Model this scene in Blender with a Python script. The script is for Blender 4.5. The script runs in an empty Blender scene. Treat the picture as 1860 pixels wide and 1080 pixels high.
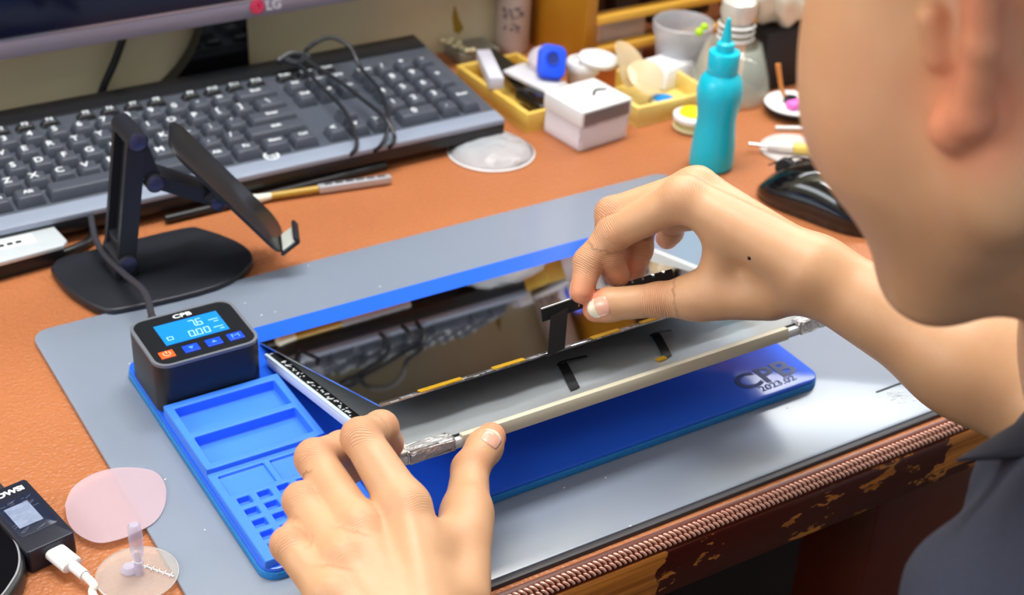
import bpy, bmesh, math, random
import numpy as np
from mathutils import Vector, Matrix, Euler
random.seed(7)
S = bpy.context.scene
COL = S.collection
PI = math.pi
# ------------------------------------------------------------------ camera
FPX, PITCH, ROLL, YAW, HC = 2722.7, 1.01412, 0.0514983, -math.radians(32.9), 0.55
CAMROT = Matrix.Rotation(YAW, 3, 'Z') @ Matrix.Rotation(PITCH, 3, 'X') @ Matrix.Rotation(ROLL, 3, 'Z')
CAMPOS = Vector((0, 0, HC))
cd = bpy.data.cameras.new('camera')
cam = bpy.data.objects.new('camera', cd)
COL.objects.link(cam)
cam.matrix_world = Matrix.Translation(CAMPOS) @ CAMROT.to_4x4()
cd.sensor_width = 36
cd.lens = 36 * FPX / 1860
cd.clip_start = 0.02
cd.dof.use_dof = True
cd.dof.focus_distance = 0.80
cd.dof.aperture_fstop = 9.0
S.camera = cam
# ------------------------------------------------------------------ world, lights, exposure
W = bpy.data.worlds.new('world')
S.world = W
W.use_nodes = True
W.node_tree.nodes['Background'].inputs[0].default_value = (0.75, 0.85, 1.0, 1)
W.node_tree.nodes['Background'].inputs[1].default_value = 0.42
def area(name, loc, target, sx, sy, power, col):
    l = bpy.data.lights.new(name, 'AREA')
    l.shape = 'RECTANGLE'; l.size = sx; l.size_y = sy; l.energy = power; l.color = col
    o = bpy.data.objects.new(name, l)
    COL.objects.link(o)
    o.location = loc
    d = Vector(target) - Vector(loc)
    o.rotation_euler = d.to_track_quat('-Z', 'Y').to_euler()
    return o
area('ceiling_light', (0.5, 0.85, 1.93), (0.5, 0.72, 0), 1.4, 0.45, 33, (1.0, 0.985, 0.96))
area('ceiling_light', (-0.6, -0.4, 1.93), (0.3, 0.6, 0), 1.2, 0.6, 9, (1.0, 0.98, 0.96))
area('left_fill_light', (-1.28, 0.75, 0.7), (0.5, 0.8, 0), 1.0, 0.9, 15, (0.85, 0.93, 1.0))  # added cool fill that brightens the back wall, no window stands here
area('wall_tube_light', (0.95, 1.092, 0.640), (0.62, 0.45, 0.0), 1.15, 0.035, 4.5, (0.93, 0.97, 1.0))
S.view_settings.view_transform = 'Standard'
S.view_settings.look = 'None'
S.view_settings.gamma = 1
S.view_settings.exposure = 0.54

# photo measurement helpers: the point where the sight line of a pixel meets a plane of the place
def ray(u, v):
    return CAMROT @ Vector(((u - 930) / FPX, -(v - 540) / FPX, -1))
def P(u, v, z=0.0):
    d = ray(u, v); return CAMPOS + d * ((z - HC) / d.z)
def PY(u, v, y):
    d = ray(u, v); return CAMPOS + d * (y / d.y)
def PP(u, v, p0, n):
    d = ray(u, v); p0 = Vector(p0); n = Vector(n)
    return CAMPOS + d * ((p0 - CAMPOS).dot(n) / d.dot(n))

# ------------------------------------------------------------------ materials
def lin(c):
    return tuple(((x / 12.92) if x <= 0.04045 else ((x + 0.055) / 1.055) ** 2.4) for x in (y / 255 for y in c)) + (1,)
def mat(name, rgb, rough=0.5, metal=0.0, trans=0.0, ior=1.45, coat=0.0, sss=0.0, emit=None, es=0.0, alpha=1.0, bump=None, var=None, spec=None):
    m = bpy.data.materials.new(name); m.use_nodes = True
    nt = m.node_tree; b = nt.nodes['Principled BSDF']
    b.inputs['Base Color'].default_value = lin(rgb)
    b.inputs['Roughness'].default_value = rough
    b.inputs['Metallic'].default_value = metal
    b.inputs['Transmission Weight'].default_value = trans
    b.inputs['IOR'].default_value = ior
    b.inputs['Coat Weight'].default_value = coat
    b.inputs['Alpha'].default_value = alpha
    if spec is not None: b.inputs['Specular IOR Level'].default_value = spec
    if sss:
        b.inputs['Subsurface Weight'].default_value = sss
        b.inputs['Subsurface Radius'].default_value = (1.0, 0.35, 0.18)
        b.inputs['Subsurface Scale'].default_value = 0.004
    if emit:
        b.inputs['Emission Color'].default_value = lin(emit)
        b.inputs['Emission Strength'].default_value = es
    tc = nt.nodes.new('ShaderNodeTexCoord')
    if var:  # (scale, second colour, amount, detail)
        n = nt.nodes.new('ShaderNodeTexNoise'); n.inputs['Scale'].default_value = var[0]
        n.inputs['Detail'].default_value = var[3] if len(var) > 3 else 5
        nt.links.new(tc.outputs['Object'], n.inputs['Vector'])
        r = nt.nodes.new('ShaderNodeMapRange'); r.inputs[1].default_value = 0.35; r.inputs[2].default_value = 0.7; r.inputs[4].default_value = var[2]
        nt.links.new(n.outputs['Fac'], r.inputs[0])
        x = nt.nodes.new('ShaderNodeMix'); x.data_type = 'RGBA'
        x.inputs[6].default_value = lin(rgb); x.inputs[7].default_value = lin(var[1])
        nt.links.new(r.outputs[0], x.inputs[0]); nt.links.new(x.outputs[2], b.inputs['Base Color'])
    if bump:  # (kind, scale, strength, distance)
        if bump[0] == 'voronoi':
            t = nt.nodes.new('ShaderNodeTexVoronoi'); t.feature = 'DISTANCE_TO_EDGE'; out = t.outputs['Distance']
        elif bump[0] == 'cells':
            t = nt.nodes.new('ShaderNodeTexVoronoi'); t.feature = 'SMOOTH_F1'; out = t.outputs['Distance']
        else:
            t = nt.nodes.new('ShaderNodeTexNoise'); t.inputs['Detail'].default_value = 4; out = t.outputs['Fac']
        t.inputs['Scale'].default_value = bump[1]
        nt.links.new(tc.outputs['Object'], t.inputs['Vector'])
        bp = nt.nodes.new('ShaderNodeBump'); bp.inputs['Strength'].default_value = bump[2]; bp.inputs['Distance'].default_value = bump[3]
        nt.links.new(out, bp.inputs['Height']); nt.links.new(bp.outputs['Normal'], b.inputs['Normal'])
    return m
M = {}
M['black'] = mat('black_plastic', (30, 31, 34), 0.35)
M['black_gloss'] = mat('black_gloss', (14, 14, 17), 0.12, coat=0.5)
M['black_matte'] = mat('black_matte', (34, 34, 38), 0.6, bump=('noise', 900, 0.1, 0.0003))
M['stand'] = mat('stand_metal', (42, 44, 52), 0.38, 0.3, bump=('noise', 1500, 0.1, 0.0002))
M['cap'] = mat('hinge_cap', (70, 72, 104), 0.35, 0.6)
M['key'] = mat('key_plastic', (74, 79, 90), 0.3)
M['kbody'] = mat('keyboard_body', (80, 86, 98), 0.28)
M['kback'] = mat('keyboard_back', (30, 31, 35), 0.3)
M['white_print'] = mat('white_print', (225, 232, 238), 0.5)
M['white'] = mat('white_plastic', (232, 232, 234), 0.35)
M['bezel'] = mat('monitor_bezel', (150, 142, 158), 0.3, 0.3)
M['screen'] = mat('screen_off', (14, 18, 44), 0.1)
M['wall'] = mat('painted_wall', (236, 226, 192), 0.75, var=(6, (216, 204, 162), 0.8), bump=('noise', 60, 0.15, 0.002))
M['room'] = mat('room_paint', (215, 213, 205), 0.85, var=(2, (200, 198, 190), 0.5))
M['floor'] = mat('floor_tile', (60, 56, 54), 0.5, var=(4, (48, 44, 42), 0.6))
M['padblue'] = mat('pad_blue', (36, 100, 236), 0.22, spec=0.7)
M['padteal'] = mat('pad_teal', (20, 120, 200), 0.55, var=(900, (60, 150, 215), 0.5))
M['silicone'] = mat('blue_silicone', (62, 128, 246), 0.42, spec=0.4)
M['teal'] = mat('teal_plastic', (24, 190, 214), 0.28)
M['yellowwood'] = mat('pale_wood', (232, 196, 96), 0.5, var=(30, (205, 160, 60), 0.6))
M['cabwood'] = mat('cabinet_wood', (214, 152, 40), 0.4, var=(9, (176, 112, 20), 0.8))
M['clear'] = mat('clear_plastic', (245, 248, 250), 0.06, trans=1.0, ior=1.35)
M['frost'] = mat('frosted_plastic', (226, 222, 232), 0.4, trans=0.55, ior=1.2)
M['film'] = mat('clear_film', (232, 226, 238), 0.12, alpha=0.62)
M['glass'] = mat('clear_glass', (240, 246, 240), 0.02, trans=1.0, ior=1.42)
M['bluecap'] = mat('blue_rubber', (22, 78, 236), 0.4)
M['paper'] = mat('white_paper', (238, 238, 242), 0.7, bump=('noise', 60, 0.25, 0.002))
M['silver'] = mat('silver_metal', (205, 208, 212), 0.25, 1.0)
M['gold'] = mat('gold_contact', (226, 178, 40), 0.35, 0.55)
M['yellow'] = mat('yellow_plastic', (238, 214, 30), 0.4)
M['cream'] = mat('cream_plastic', (196, 190, 172), 0.45)
M['ribbon'] = mat('flex_ribbon', (20, 21, 24), 0.45)
M['green'] = mat('green_yellow', (180, 226, 30), 0.4)

# ------------------------------------------------------------------ object helpers
def mesh_obj(name, bm, m, parent=None, smooth=False):
    me = bpy.data.meshes.new(name)
    bmesh.ops.recalc_face_normals(bm, faces=bm.faces[:])
    bm.to_mesh(me); bm.free()
    for x in (m if isinstance(m, (list, tuple)) else [m]): me.materials.append(x)
    if smooth:
        me.polygons.foreach_set('use_smooth', [True] * len(me.polygons))
        if smooth != 'all':
            me.set_sharp_from_angle(angle=math.radians(38))
    o = bpy.data.objects.new(name, me); COL.objects.link(o)
    if parent is not None: o.parent = parent
    return o
def tag(o, label, cat, group=None):
    o['label'] = label; o['category'] = cat
    if group: o['group'] = group
    return o
def thing(name, label, cat, loc=(0, 0, 0), rz=0.0, group=None, rot=None):
    o = bpy.data.objects.new(name, None); COL.objects.link(o); o.empty_display_size = 0.02
    o.location = loc; o.rotation_euler = rot if rot else (0, 0, rz)
    return tag(o, label, cat, group)
def struct(o):
    o['kind'] = 'structure'; return o
def at(o, loc, rz=0.0, rot=None):
    o.location = loc; o.rotation_euler = rot if rot else (0, 0, rz); return o
def BM(): return bmesh.new()
def xf(vs, loc=(0, 0, 0), rot=None):
    R = (rot if isinstance(rot, Matrix) else Euler(rot).to_matrix()) if rot is not None else Matrix.Identity(3)
    for v in vs: v.co = R @ v.co + Vector(loc)
def box(bm, c, s, rot=None, bev=0.0, seg=2, taper=None, mi=0):
    n0 = set(bm.verts)
    r = bmesh.ops.create_cube(bm, size=1)
    vs = r['verts']
    for v in vs:
        v.co.x *= s[0]; v.co.y *= s[1]; v.co.z *= s[2]
        if taper and v.co.z > 0: v.co.x *= taper[0]; v.co.y *= taper[1]
    if bev > 0:
        es = list({e for v in vs for e in v.link_edges})
        bmesh.ops.bevel(bm, geom=es, offset=bev, segments=seg, affect='EDGES', profile=0.5)
    nv = [v for v in bm.verts if v not in n0]
    xf(nv, c, rot)
    if mi:
        for f in {f for v in nv for f in v.link_faces}: f.material_index = mi
    return nv
def rrect(w, d, r, n=6):
    pts = []
    for cx, cy, a0 in ((w/2-r, d/2-r, 0), (-w/2+r, d/2-r, 90), (-w/2+r, -d/2+r, 180), (w/2-r, -d/2+r, 270)):
        for i in range(n + 1):
            a = math.radians(a0 + 90 * i / n); pts.append((cx + r * math.cos(a), cy + r * math.sin(a)))
    return pts
def prism(bm, pts, z0, z1, bev=0.0, seg=2, loc=(0, 0, 0), rot=None, mi=0, bevb=True):
    """extruded outline with bevelled rims built as loops"""
    n = len(pts); nv = []
    def inset(d):
        out = []
        for i in range(n):
            p0 = Vector(pts[i-1]); p = Vector(pts[i]); p1 = Vector(pts[(i+1) % n])
            a = (p - p0); b = (p1 - p)
            if a.length < 1e-9: a = b
            if b.length < 1e-9: b = a
            a.normalize(); b.normalize()
            na = Vector((-a.y, a.x)); nb = Vector((-b.y, b.x)); m = (na + nb)
            if m.length < 1e-6: m = na
            m.normalize(); c = max(0.3, m.dot(na)); out.append(p + m * (d / c))
        return out
    area2 = sum(pts[i-1][0]*pts[i][1] - pts[i][0]*pts[i-1][1] for i in range(n))
    sg = 1 if area2 > 0 else -1
    levels = []
    if bev > 0:
        rb = range(seg, -1, -1)
        if bevb:
            for k in range(seg + 1):
                a = PI/2 * k / seg
                levels.append((bev * (1 - math.sin(a)), z0 + bev * (1 - math.cos(a))))
        else: levels.append((0, z0))
        for k in range(seg + 1):
            a = PI/2 * k / seg
            levels.append((bev * (1 - math.cos(a)), z1 - bev * (1 - math.sin(a))))
    else: levels = [(0, z0), (0, z1)]
    rings = []
    for d, z in levels:
        ps = inset(d * sg) if d > 0 else [Vector(p) for p in pts]
        rings.append([bm.verts.new((p.x, p.y, z)) for p in ps])
    for a, b in zip(rings, rings[1:]):
        for i in range(n):
            f = bm.faces.new((a[i-1], a[i], b[i], b[i-1])); f.material_index = mi
    f = bm.faces.new(rings[0][::-1]); f.material_index = mi
    f = bm.faces.new(rings[-1]); f.material_index = mi
    for r in rings: nv += r
    xf(nv, loc, rot)
    return nv
def lathe(bm, prof, seg=40, loc=(0, 0, 0), rot=None, mi=0, cap=True):
    rings = []; nv = []
    for r, z in prof:
        ring = [bm.verts.new((max(r, 1e-5) * math.cos(2*PI*i/seg), max(r, 1e-5) * math.sin(2*PI*i/seg), z)) for i in range(seg)]
        rings.append(ring); nv += ring
    for a, b in zip(rings, rings[1:]):
        for i in range(seg):
            f = bm.faces.new((a[i-1], a[i], b[i], b[i-1])); f.material_index = mi
    if cap:
        f = bm.faces.new(rings[0][::-1]); f.material_index = mi
        f = bm.faces.new(rings[-1]); f.material_index = mi
    xf(nv, loc, rot)
    return nv
def cyl(bm, a, b, r, seg=24, r2=None, mi=0):
    a = Vector(a); b = Vector(b); d = b - a
    q = d.to_track_quat('Z', 'Y').to_matrix()
    return lathe(bm, [(r, 0), (r if r2 is None else r2, d.length)], seg, a, q, mi)
def spline(pts, sub=8):
    pts = [Vector(p) for p in pts]; out = []
    for i in range(len(pts) - 1):
        p0 = pts[max(i-1, 0)]; p1 = pts[i]; p2 = pts[i+1]; p3 = pts[min(i+2, len(pts)-1)]
        for k in range(sub):
            t = k / sub
            out.append(0.5 * ((2*p1) + (p2-p0)*t + (2*p0-5*p1+4*p2-p3)*t*t + (3*p1-p0-3*p2+p3)*t**3))
    out.append(pts[-1]); return out
def tube(bm, pts, r, seg=10, mi=0, sub=8, flat=None):
    ps = spline(pts, sub) if sub > 1 else [Vector(p) for p in pts]
    rings = []; nrm = None
    for i, p in enumerate(ps):
        t = (ps[min(i+1, len(ps)-1)] - ps[max(i-1, 0)]).normalized()
        if nrm is None:
            nrm = t.orthogonal().normalized()
            if flat is not None: nrm = (Vector(flat) - t * Vector(flat).dot(t)).normalized()
        else: nrm = (nrm - t * nrm.dot(t)).normalized()
        bn = t.cross(nrm)
        rr = r(i / (len(ps)-1)) if callable(r) else r
        ra, rb = rr if isinstance(rr, tuple) else (rr, rr)
        rings.append([bm.verts.new(p + nrm * ra * math.cos(2*PI*k/seg) + bn * rb * math.sin(2*PI*k/seg)) for k in range(seg)])
    for a, b in zip(rings, rings[1:]):
        for i in range(seg):
            f = bm.faces.new((a[i-1], a[i], b[i], b[i-1])); f.material_index = mi
    bm.faces.new(rings[0][::-1]).material_index = mi; bm.faces.new(rings[-1]).material_index = mi
def ribbon(bm, pts, wvec, th, sub=6):
    """a flat strip: centre line pts, half-width vector wvec, thickness th"""
    ps = spline(pts, sub); w = Vector(wvec); rings = []
    for i, p in enumerate(ps):
        t = (ps[min(i+1, len(ps)-1)] - ps[max(i-1, 0)]).normalized()
        n = t.cross(w).normalized() * th / 2
        rings.append([bm.verts.new(p + w + n), bm.verts.new(p - w + n), bm.verts.new(p - w - n), bm.verts.new(p + w - n)])
    for a, b in zip(rings, rings[1:]):
        for i in range(4): bm.faces.new((a[i-1], a[i], b[i], b[i-1]))
    bm.faces.new(rings[0][::-1]); bm.faces.new(rings[-1])
def text_bm(bm, s, size, loc, rot=None, th=0.0002, align='CENTER', sx=1.0, bold=0.0, mi=0, space=1.0):
    c = bpy.data.curves.new('txt', 'FONT'); c.body = s; c.size = size; c.align_x = align; c.align_y = 'CENTER'
    c.extrude = th; c.resolution_u = 3; c.offset = bold; c.space_character = space
    o = bpy.data.objects.new('txt', c); COL.objects.link(o)
    dg = bpy.context.evaluated_depsgraph_get(); me = bpy.data.meshes.new_from_object(o.evaluated_get(dg))
    n0 = len(bm.verts); bm.from_mesh(me); bm.verts.ensure_lookup_table()
    nv = bm.verts[n0:]
    for v in nv: v.co.x *= sx
    xf(nv, loc, rot)
    bpy.data.objects.remove(o); bpy.data.curves.remove(c); bpy.data.meshes.remove(me)
    return nv
def frame_rot(x, y):
    x = Vector(x).normalized(); y = Vector(y); z = x.cross(y).normalized(); y = z.cross(x)
    return Matrix((x, y, z)).transposed()
def dup(root, loc, rz=0.0, label=None, group=None):
    r = root.copy(); COL.objects.link(r); r.location = loc; r.rotation_euler = (0, 0, rz)
    if label: r['label'] = label
    if group: r['group'] = group
    for ch in root.children:
        c = ch.copy(); COL.objects.link(c); c.parent = r
    return r
# ------------------------------------------------------------------ setting: room and desk
def wallbox(name, c, s, m):
    b = BM(); box(b, c, s); return struct(mesh_obj(name, b, m))
wallbox('floor', (0.45, -0.3, -0.775), (3.5, 3.2, 0.05), M['floor'])
wallbox('ceiling', (0.45, -0.3, 2.025), (3.5, 3.2, 0.05), M['room'])
wallbox('wall_back', (0.45, 1.175, 0.625), (3.5, 0.06, 2.75), M['wall'])
wallbox('wall_left', (-1.325, -0.3, 0.625), (0.05, 3.2, 2.75), M['room'])
wallbox('wall_right', (2.225, -0.3, 0.625), (0.05, 3.2, 2.75), M['room'])
# flaking patch of old paint on the wall
b = BM(); tp = [PY(u, v, 1.1445) for u, v in ((826, 10), (834, 34), (842, 52), (834, 62), (825, 58), (822, 30))]
vs = [b.verts.new(p) for p in tp]; vs2 = [b.verts.new(p + Vector((0, 0.0008, 0))) for p in tp]
b.faces.new(vs); b.faces.new(vs2[::-1])
for i in range(len(vs)): b.faces.new((vs[i-1], vs[i], vs2[i], vs2[i-1]))
tag(mesh_obj('paint_flake', b, mat('ochre_flake', (170, 140, 40), 0.8)), 'small ochre patch of flaked paint on the pale wall', 'stain')

leather = mat('desk_leather', (180, 112, 70), 0.40, var=(5, (162, 96, 58), 0.7), bump=('cells', 480, 0.8, 0.0009))
leather_edge = mat('leather_edge', (92, 34, 14), 0.35)
# chipped mahogany lacquer over pale wood: wear with a shape of its own
def lacquer():
    m = bpy.data.materials.new('chipped_mahogany'); m.use_nodes = True
    nt = m.node_tree; b = nt.nodes['Principled BSDF']; b.inputs['Roughness'].default_value = 0.3
    tc = nt.nodes.new('ShaderNodeTexCoord')
    def N(t, **k):
        n = nt.nodes.new(t)
        for a, v in k.items(): setattr(n, a, v)
        return n
    sep = N('ShaderNodeSeparateXYZ'); nt.links.new(tc.outputs['Object'], sep.inputs[0])
    noi = N('ShaderNodeTexNoise'); noi.inputs['Scale'].default_value = 55; noi.inputs['Detail'].default_value = 5; noi.inputs['Roughness'].default_value = 0.6
    mp = N('ShaderNodeMapping'); mp.inputs['Scale'].default_value = (0.6, 1, 1.5)
    nt.links.new(tc.outputs['Object'], mp.inputs[0]); nt.links.new(mp.outputs[0], noi.inputs['Vector'])
    ad = N('ShaderNodeMath', operation='MULTIPLY_ADD'); ad.inputs[1].default_value = 0.03; nt.links.new(noi.outputs['Fac'], ad.inputs[0]); nt.links.new(sep.outputs[0], ad.inputs[2])
    # big bare patch between x 0.30 and 0.43, another by x 0.665..0.72
    def band(lo, hi):
        g = N('ShaderNodeMath', operation='GREATER_THAN'); g.inputs[1].default_value = lo; nt.links.new(ad.outputs[0], g.inputs[0])
        l = N('ShaderNodeMath', operation='LESS_THAN'); l.inputs[1].default_value = hi; nt.links.new(ad.outputs[0], l.inputs[0])
        x = N('ShaderNodeMath', operation='MULTIPLY'); nt.links.new(g.outputs[0], x.inputs[0]); nt.links.new(l.outputs[0], x.inputs[1]); return x
    b1 = band(0.333, 0.437); b2 = band(0.660, 0.715)
    zt = N('ShaderNodeMath', operation='GREATER_THAN'); zt.inputs[1].default_value = -0.034; nt.links.new(sep.outputs[2], zt.inputs[0])
    b2z = N('ShaderNodeMath', operation='MULTIPLY'); nt.links.new(b2.outputs[0], b2z.inputs[0]); nt.links.new(zt.outputs[0], b2z.inputs[1])
    chips = N('ShaderNodeTexNoise'); chips.inputs['Scale'].default_value = 75; chips.inputs['Detail'].default_value = 6; chips.inputs['Roughness'].default_value = 0.65
    nt.links.new(mp.outputs[0], chips.inputs['Vector'])
    ct = N('ShaderNodeMath', operation='GREATER_THAN'); ct.inputs[1].default_value = 0.595; nt.links.new(chips.outputs['Fac'], ct.inputs[0])
    mx = N('ShaderNodeMath', operation='MAXIMUM'); nt.links.new(b1.outputs[0], mx.inputs[0]); nt.links.new(b2z.outputs[0], mx.inputs[1])
    mx2 = N('ShaderNodeMath', operation='MAXIMUM'); nt.links.new(mx.outputs[0], mx2.inputs[0]); nt.links.new(ct.outputs[0], mx2.inputs[1])
    # wood grain
    gr = N('ShaderNodeTexNoise'); gr.inputs['Scale'].default_value = 60; gr.inputs['Detail'].default_value = 6
    mg = N('ShaderNodeMapping'); mg.inputs['Scale'].default_value = (0.12, 2, 4); nt.links.new(tc.outputs['Object'], mg.inputs[0]); nt.links.new(mg.outputs[0], gr.inputs['Vector'])
    cr = N('ShaderNodeValToRGB'); cr.color_ramp.elements[0].position = 0.3; cr.color_ramp.elements[0].color = lin((150, 82, 24)); cr.color_ramp.elements[1].position = 0.7; cr.color_ramp.elements[1].color = lin((232, 150, 66))
    nt.links.new(gr.outputs['Fac'], cr.inputs[0])
    mix = N('ShaderNodeMix', data_type='RGBA'); mix.inputs[6].default_value = lin((78, 22, 10)); nt.links.new(cr.outputs[0], mix.inputs[7]); nt.links.new(mx2.outputs[0], mix.inputs[0])
    nt.links.new(mix.outputs[2], b.inputs['Base Color'])
    inv = N('ShaderNodeMath', operation='SUBTRACT'); inv.inputs[0].default_value = 1; nt.links.new(mx2.outputs[0], inv.inputs[1])
    bp = N('ShaderNodeBump'); bp.inputs['Distance'].default_value = 0.0008; bp.inputs['Strength'].default_value = 0.7
    nt.links.new(inv.outputs[0], bp.inputs['Height']); nt.links.new(bp.outputs[0], b.inputs['Normal'])
    return m
lacq = lacquer()
mahog = mat('mahogany', (96, 36, 20), 0.35, var=(14, (74, 24, 12), 0.8))
desk = thing('desk', 'wooden desk with an orange-brown leather top and chipped dark edge', 'desk', (0, 0, -0.75))
def dz(o): o.location.z += 0.75; return o
b = BM()
prof = [(1.143, 0.0), (0.494, 0.0)] + [(0.494 - 0.008 * math.sin(a), -0.008 + 0.008 * math.cos(a)) for a in [PI/2*k/8 for k in range(1, 9)]]
prof += [(0.486, -0.018), (1.143, -0.018)]
for x0, x1 in ((-0.85, 1.9),):
    A = [b.verts.new((x0, y, z)) for y, z in prof]; Bv = [b.verts.new((x1, y, z)) for y, z in prof]
    n = len(A)
    for i in range(n): b.faces.new((A[i-1], A[i], Bv[i], Bv[i-1]))
    b.faces.new(A); b.faces.new(Bv[::-1])
bmesh.ops.recalc_face_normals(b, faces=b.faces[:])
for f in b.faces:
    c = f.calc_center_median()
    if c.y < 0.4935: f.material_index = 1
dz(mesh_obj('desktop', b, [leather, leather_edge], desk, True))['label'] = 'orange-brown grained leather desktop'
# braided trim: two rows of twisted scallops along the front edge, specular highlight painted in pinkish
b = BM()
x = 0.22
while x < 0.70:
    for row, yy, zz in ((0, 0.4898, -0.0018), (1, 0.4874, -0.0044)):
        xx = x + row * 0.0017
        tube(b, [(xx - 0.0021, yy + 0.0014, zz - 0.0006), (xx - 0.0006, yy + 0.0008, zz + 0.0006), (xx + 0.0012, yy - 0.0010, zz + 0.0002), (xx + 0.0022, yy - 0.0018, zz - 0.0014)], 0.0009, 6, sub=3)
    x += 0.0034
dz(mesh_obj('braided_trim', b, mat('braid_trim', (206, 158, 142), 0.3, 0.25), desk, True))['label'] = 'braided trim along the front edge with its highlight painted pinkish'
b = BM()
box(b, (0.525, 0.4895, -0.0255), (2.75, 0.011, 0.0345), bev=0.003)
ap = dz(mesh_obj('front_rail', b, lacq, desk, True)); ap['label'] = 'dark mahogany rail with lacquer chipped off to pale wood'
for nm, x0 in (('desk_leg', 0.62), ('desk_leg', 1.85), ('desk_leg', -0.8)):
    b = BM(); box(b, (x0 + 0.045, 0.530, -0.398), (0.11, 0.06, 0.703), bev=0.004); dz(mesh_obj(nm, b, mahog, desk, True))
b = BM(); box(b, (0.525, 1.12, -0.38), (2.74, 0.02, 0.72)); dz(mesh_obj('back_panel', b, mahog, desk))

# grey desk mat
matm = mat('grey_mat', (134, 145, 164), 0.25, var=(4, (126, 138, 156), 0.7), bump=('noise', 500, 0.04, 0.0003), spec=1.0)
bt = BM()
prism(bt, [(x + 0.431, y + 0.673) for x, y in rrect(0.510, 0.344, 0.012)], 0, 0.0035, 0.0008, 2)
deskmat = thing('desk_mat', 'large grey silicone work mat lying on the leather desktop', 'mat', (0.431, 0.675, 0))
def rel(o, r):
    o.location = -Vector(r); return o
rel(mesh_obj('mat_sheet', bt, [matm], deskmat, True), (0.431, 0.675, 0))
b = BM(); box(b, (0.431, 0.4988, 0.0012), (0.506, 0.0042, 0.0034), bev=0.0008); rel(mesh_obj('mat_hem', b, mat('hem_dark', (58, 56, 62), 0.5), deskmat, True), (0.431, 0.675, 0))['label'] = 'dark hem along the near edge'
b = BM()
p = P(1592, 712, 0.0036); q = P(1646, 692, 0.0036)
cyl(b, p, q, 0.0007, 6)
rel(mesh_obj('mat_slot', b, M['black_matte'], deskmat), (0.431, 0.675, 0))
b = BM()
for i in range(26):
    c = P(1605 + random.uniform(5, 60), 722 + random.uniform(-12, 10), 0.0036)
    if c.x > 0.68: continue
    box(b, c, (random.uniform(.001, .004), random.uniform(.0005, .0012), 0.0002), (0, 0, random.uniform(-0.6, 0.6)))
rel(mesh_obj('worn_print', b, mat('worn_print', (196, 200, 202), 0.5), deskmat), (0.431, 0.675, 0))
b = BM()
for u, v in ((880, 800), (445, 550), (500, 566), (475, 572), (1100, 867), (1025, 885), (1145, 955), (372, 962), (690, 520), (560, 482), (300, 870), (235, 660), (1430, 740)):
    c = P(u, v, 0.0037); box(b, c, (random.uniform(.0006, .0016), 0.0006, 0.0003), (0, 0, random.uniform(0, 3)))
rel(mesh_obj('lint', b, M['white'], deskmat), (0.431, 0.675, 0))['kind'] = 'stuff'

# ------------------------------------------------------------------ ceiling lamp fittings
for (x, y, sx, sy) in ((0.5, 0.85, 1.4, 0.45), (-0.6, -0.4, 1.2, 0.6)):
    t = thing('ceiling_lamp', 'flat white ceiling lamp panel above the %s' % ('desk' if y > 0 else 'room behind the camera'), 'ceiling lamp', (x, y, 1.94))
    b = BM(); box(b, (0, 0, 0.03), (sx + 0.04, sy + 0.04, 0.059)); mesh_obj('lamp_housing', b, M['white'], t)

t = thing('wall_tube_lamp', 'white tube lamp on the wall above the wooden cabinet', 'lamp', (0.95, 1.122, 0.655))
b = BM(); box(b, (0, 0.0075, 0.004), (1.2, 0.03, 0.022), bev=0.003); mesh_obj('lamp_base', b, M['white'], t, True)
b = BM(); box(b, (0, -0.014, 0.004), (1.16, 0.018, 0.034), bev=0.006, seg=4); mesh_obj('tube', b, mat('tube_glow', (245, 248, 255), 0.4, emit=(240, 246, 255), es=14.0), t, True)
# ------------------------------------------------------------------ heating pad
pad = thing('heating_pad', 'long bright blue heating pad with teal sides on the grey mat', 'heating pad', (0.406, 0.66, 0.0035))
def padrel(o): return rel(o, (0.406, 0.66, 0.0035))
b = BM(); prism(b, [(x + 0.406, y + 0.6637) for x, y in rrect(0.383, 0.2195, 0.010)], 0.0035, 0.0085, 0.0008, 2); padrel(mesh_obj('pad_base', b, M['padteal'], pad, True))['label'] = 'teal foam base of the pad'
b = BM(); prism(b, [(x + 0.406, y + 0.6637) for x, y in rrect(0.3815, 0.218, 0.009)], 0.0085, 0.0112, 0.0008, 2); padrel(mesh_obj('pad_surface', b, M['padblue'], pad, True))['label'] = 'smooth bright blue upper surface'
b = BM()
greyp = mat('grey_print', (66, 84, 140), 0.5)
lx = (P(1435, 668, 0.0114) - P(1345, 700, 0.0114))
text_bm(b, 'CPB', 0.0215, P(1389, 682, 0.0114), (0, 0, math.atan2(lx.y, lx.x)), th=0.00005, sx=1.2, bold=0.0005)
text_bm(b, '2023.02', 0.0072, P(1413, 696, 0.0114), (0, 0, math.atan2(lx.y, lx.x)), th=0.00005, sx=1.25, bold=0.0001)
padrel(mesh_obj('printed_logo', b, greyp, pad))

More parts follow.
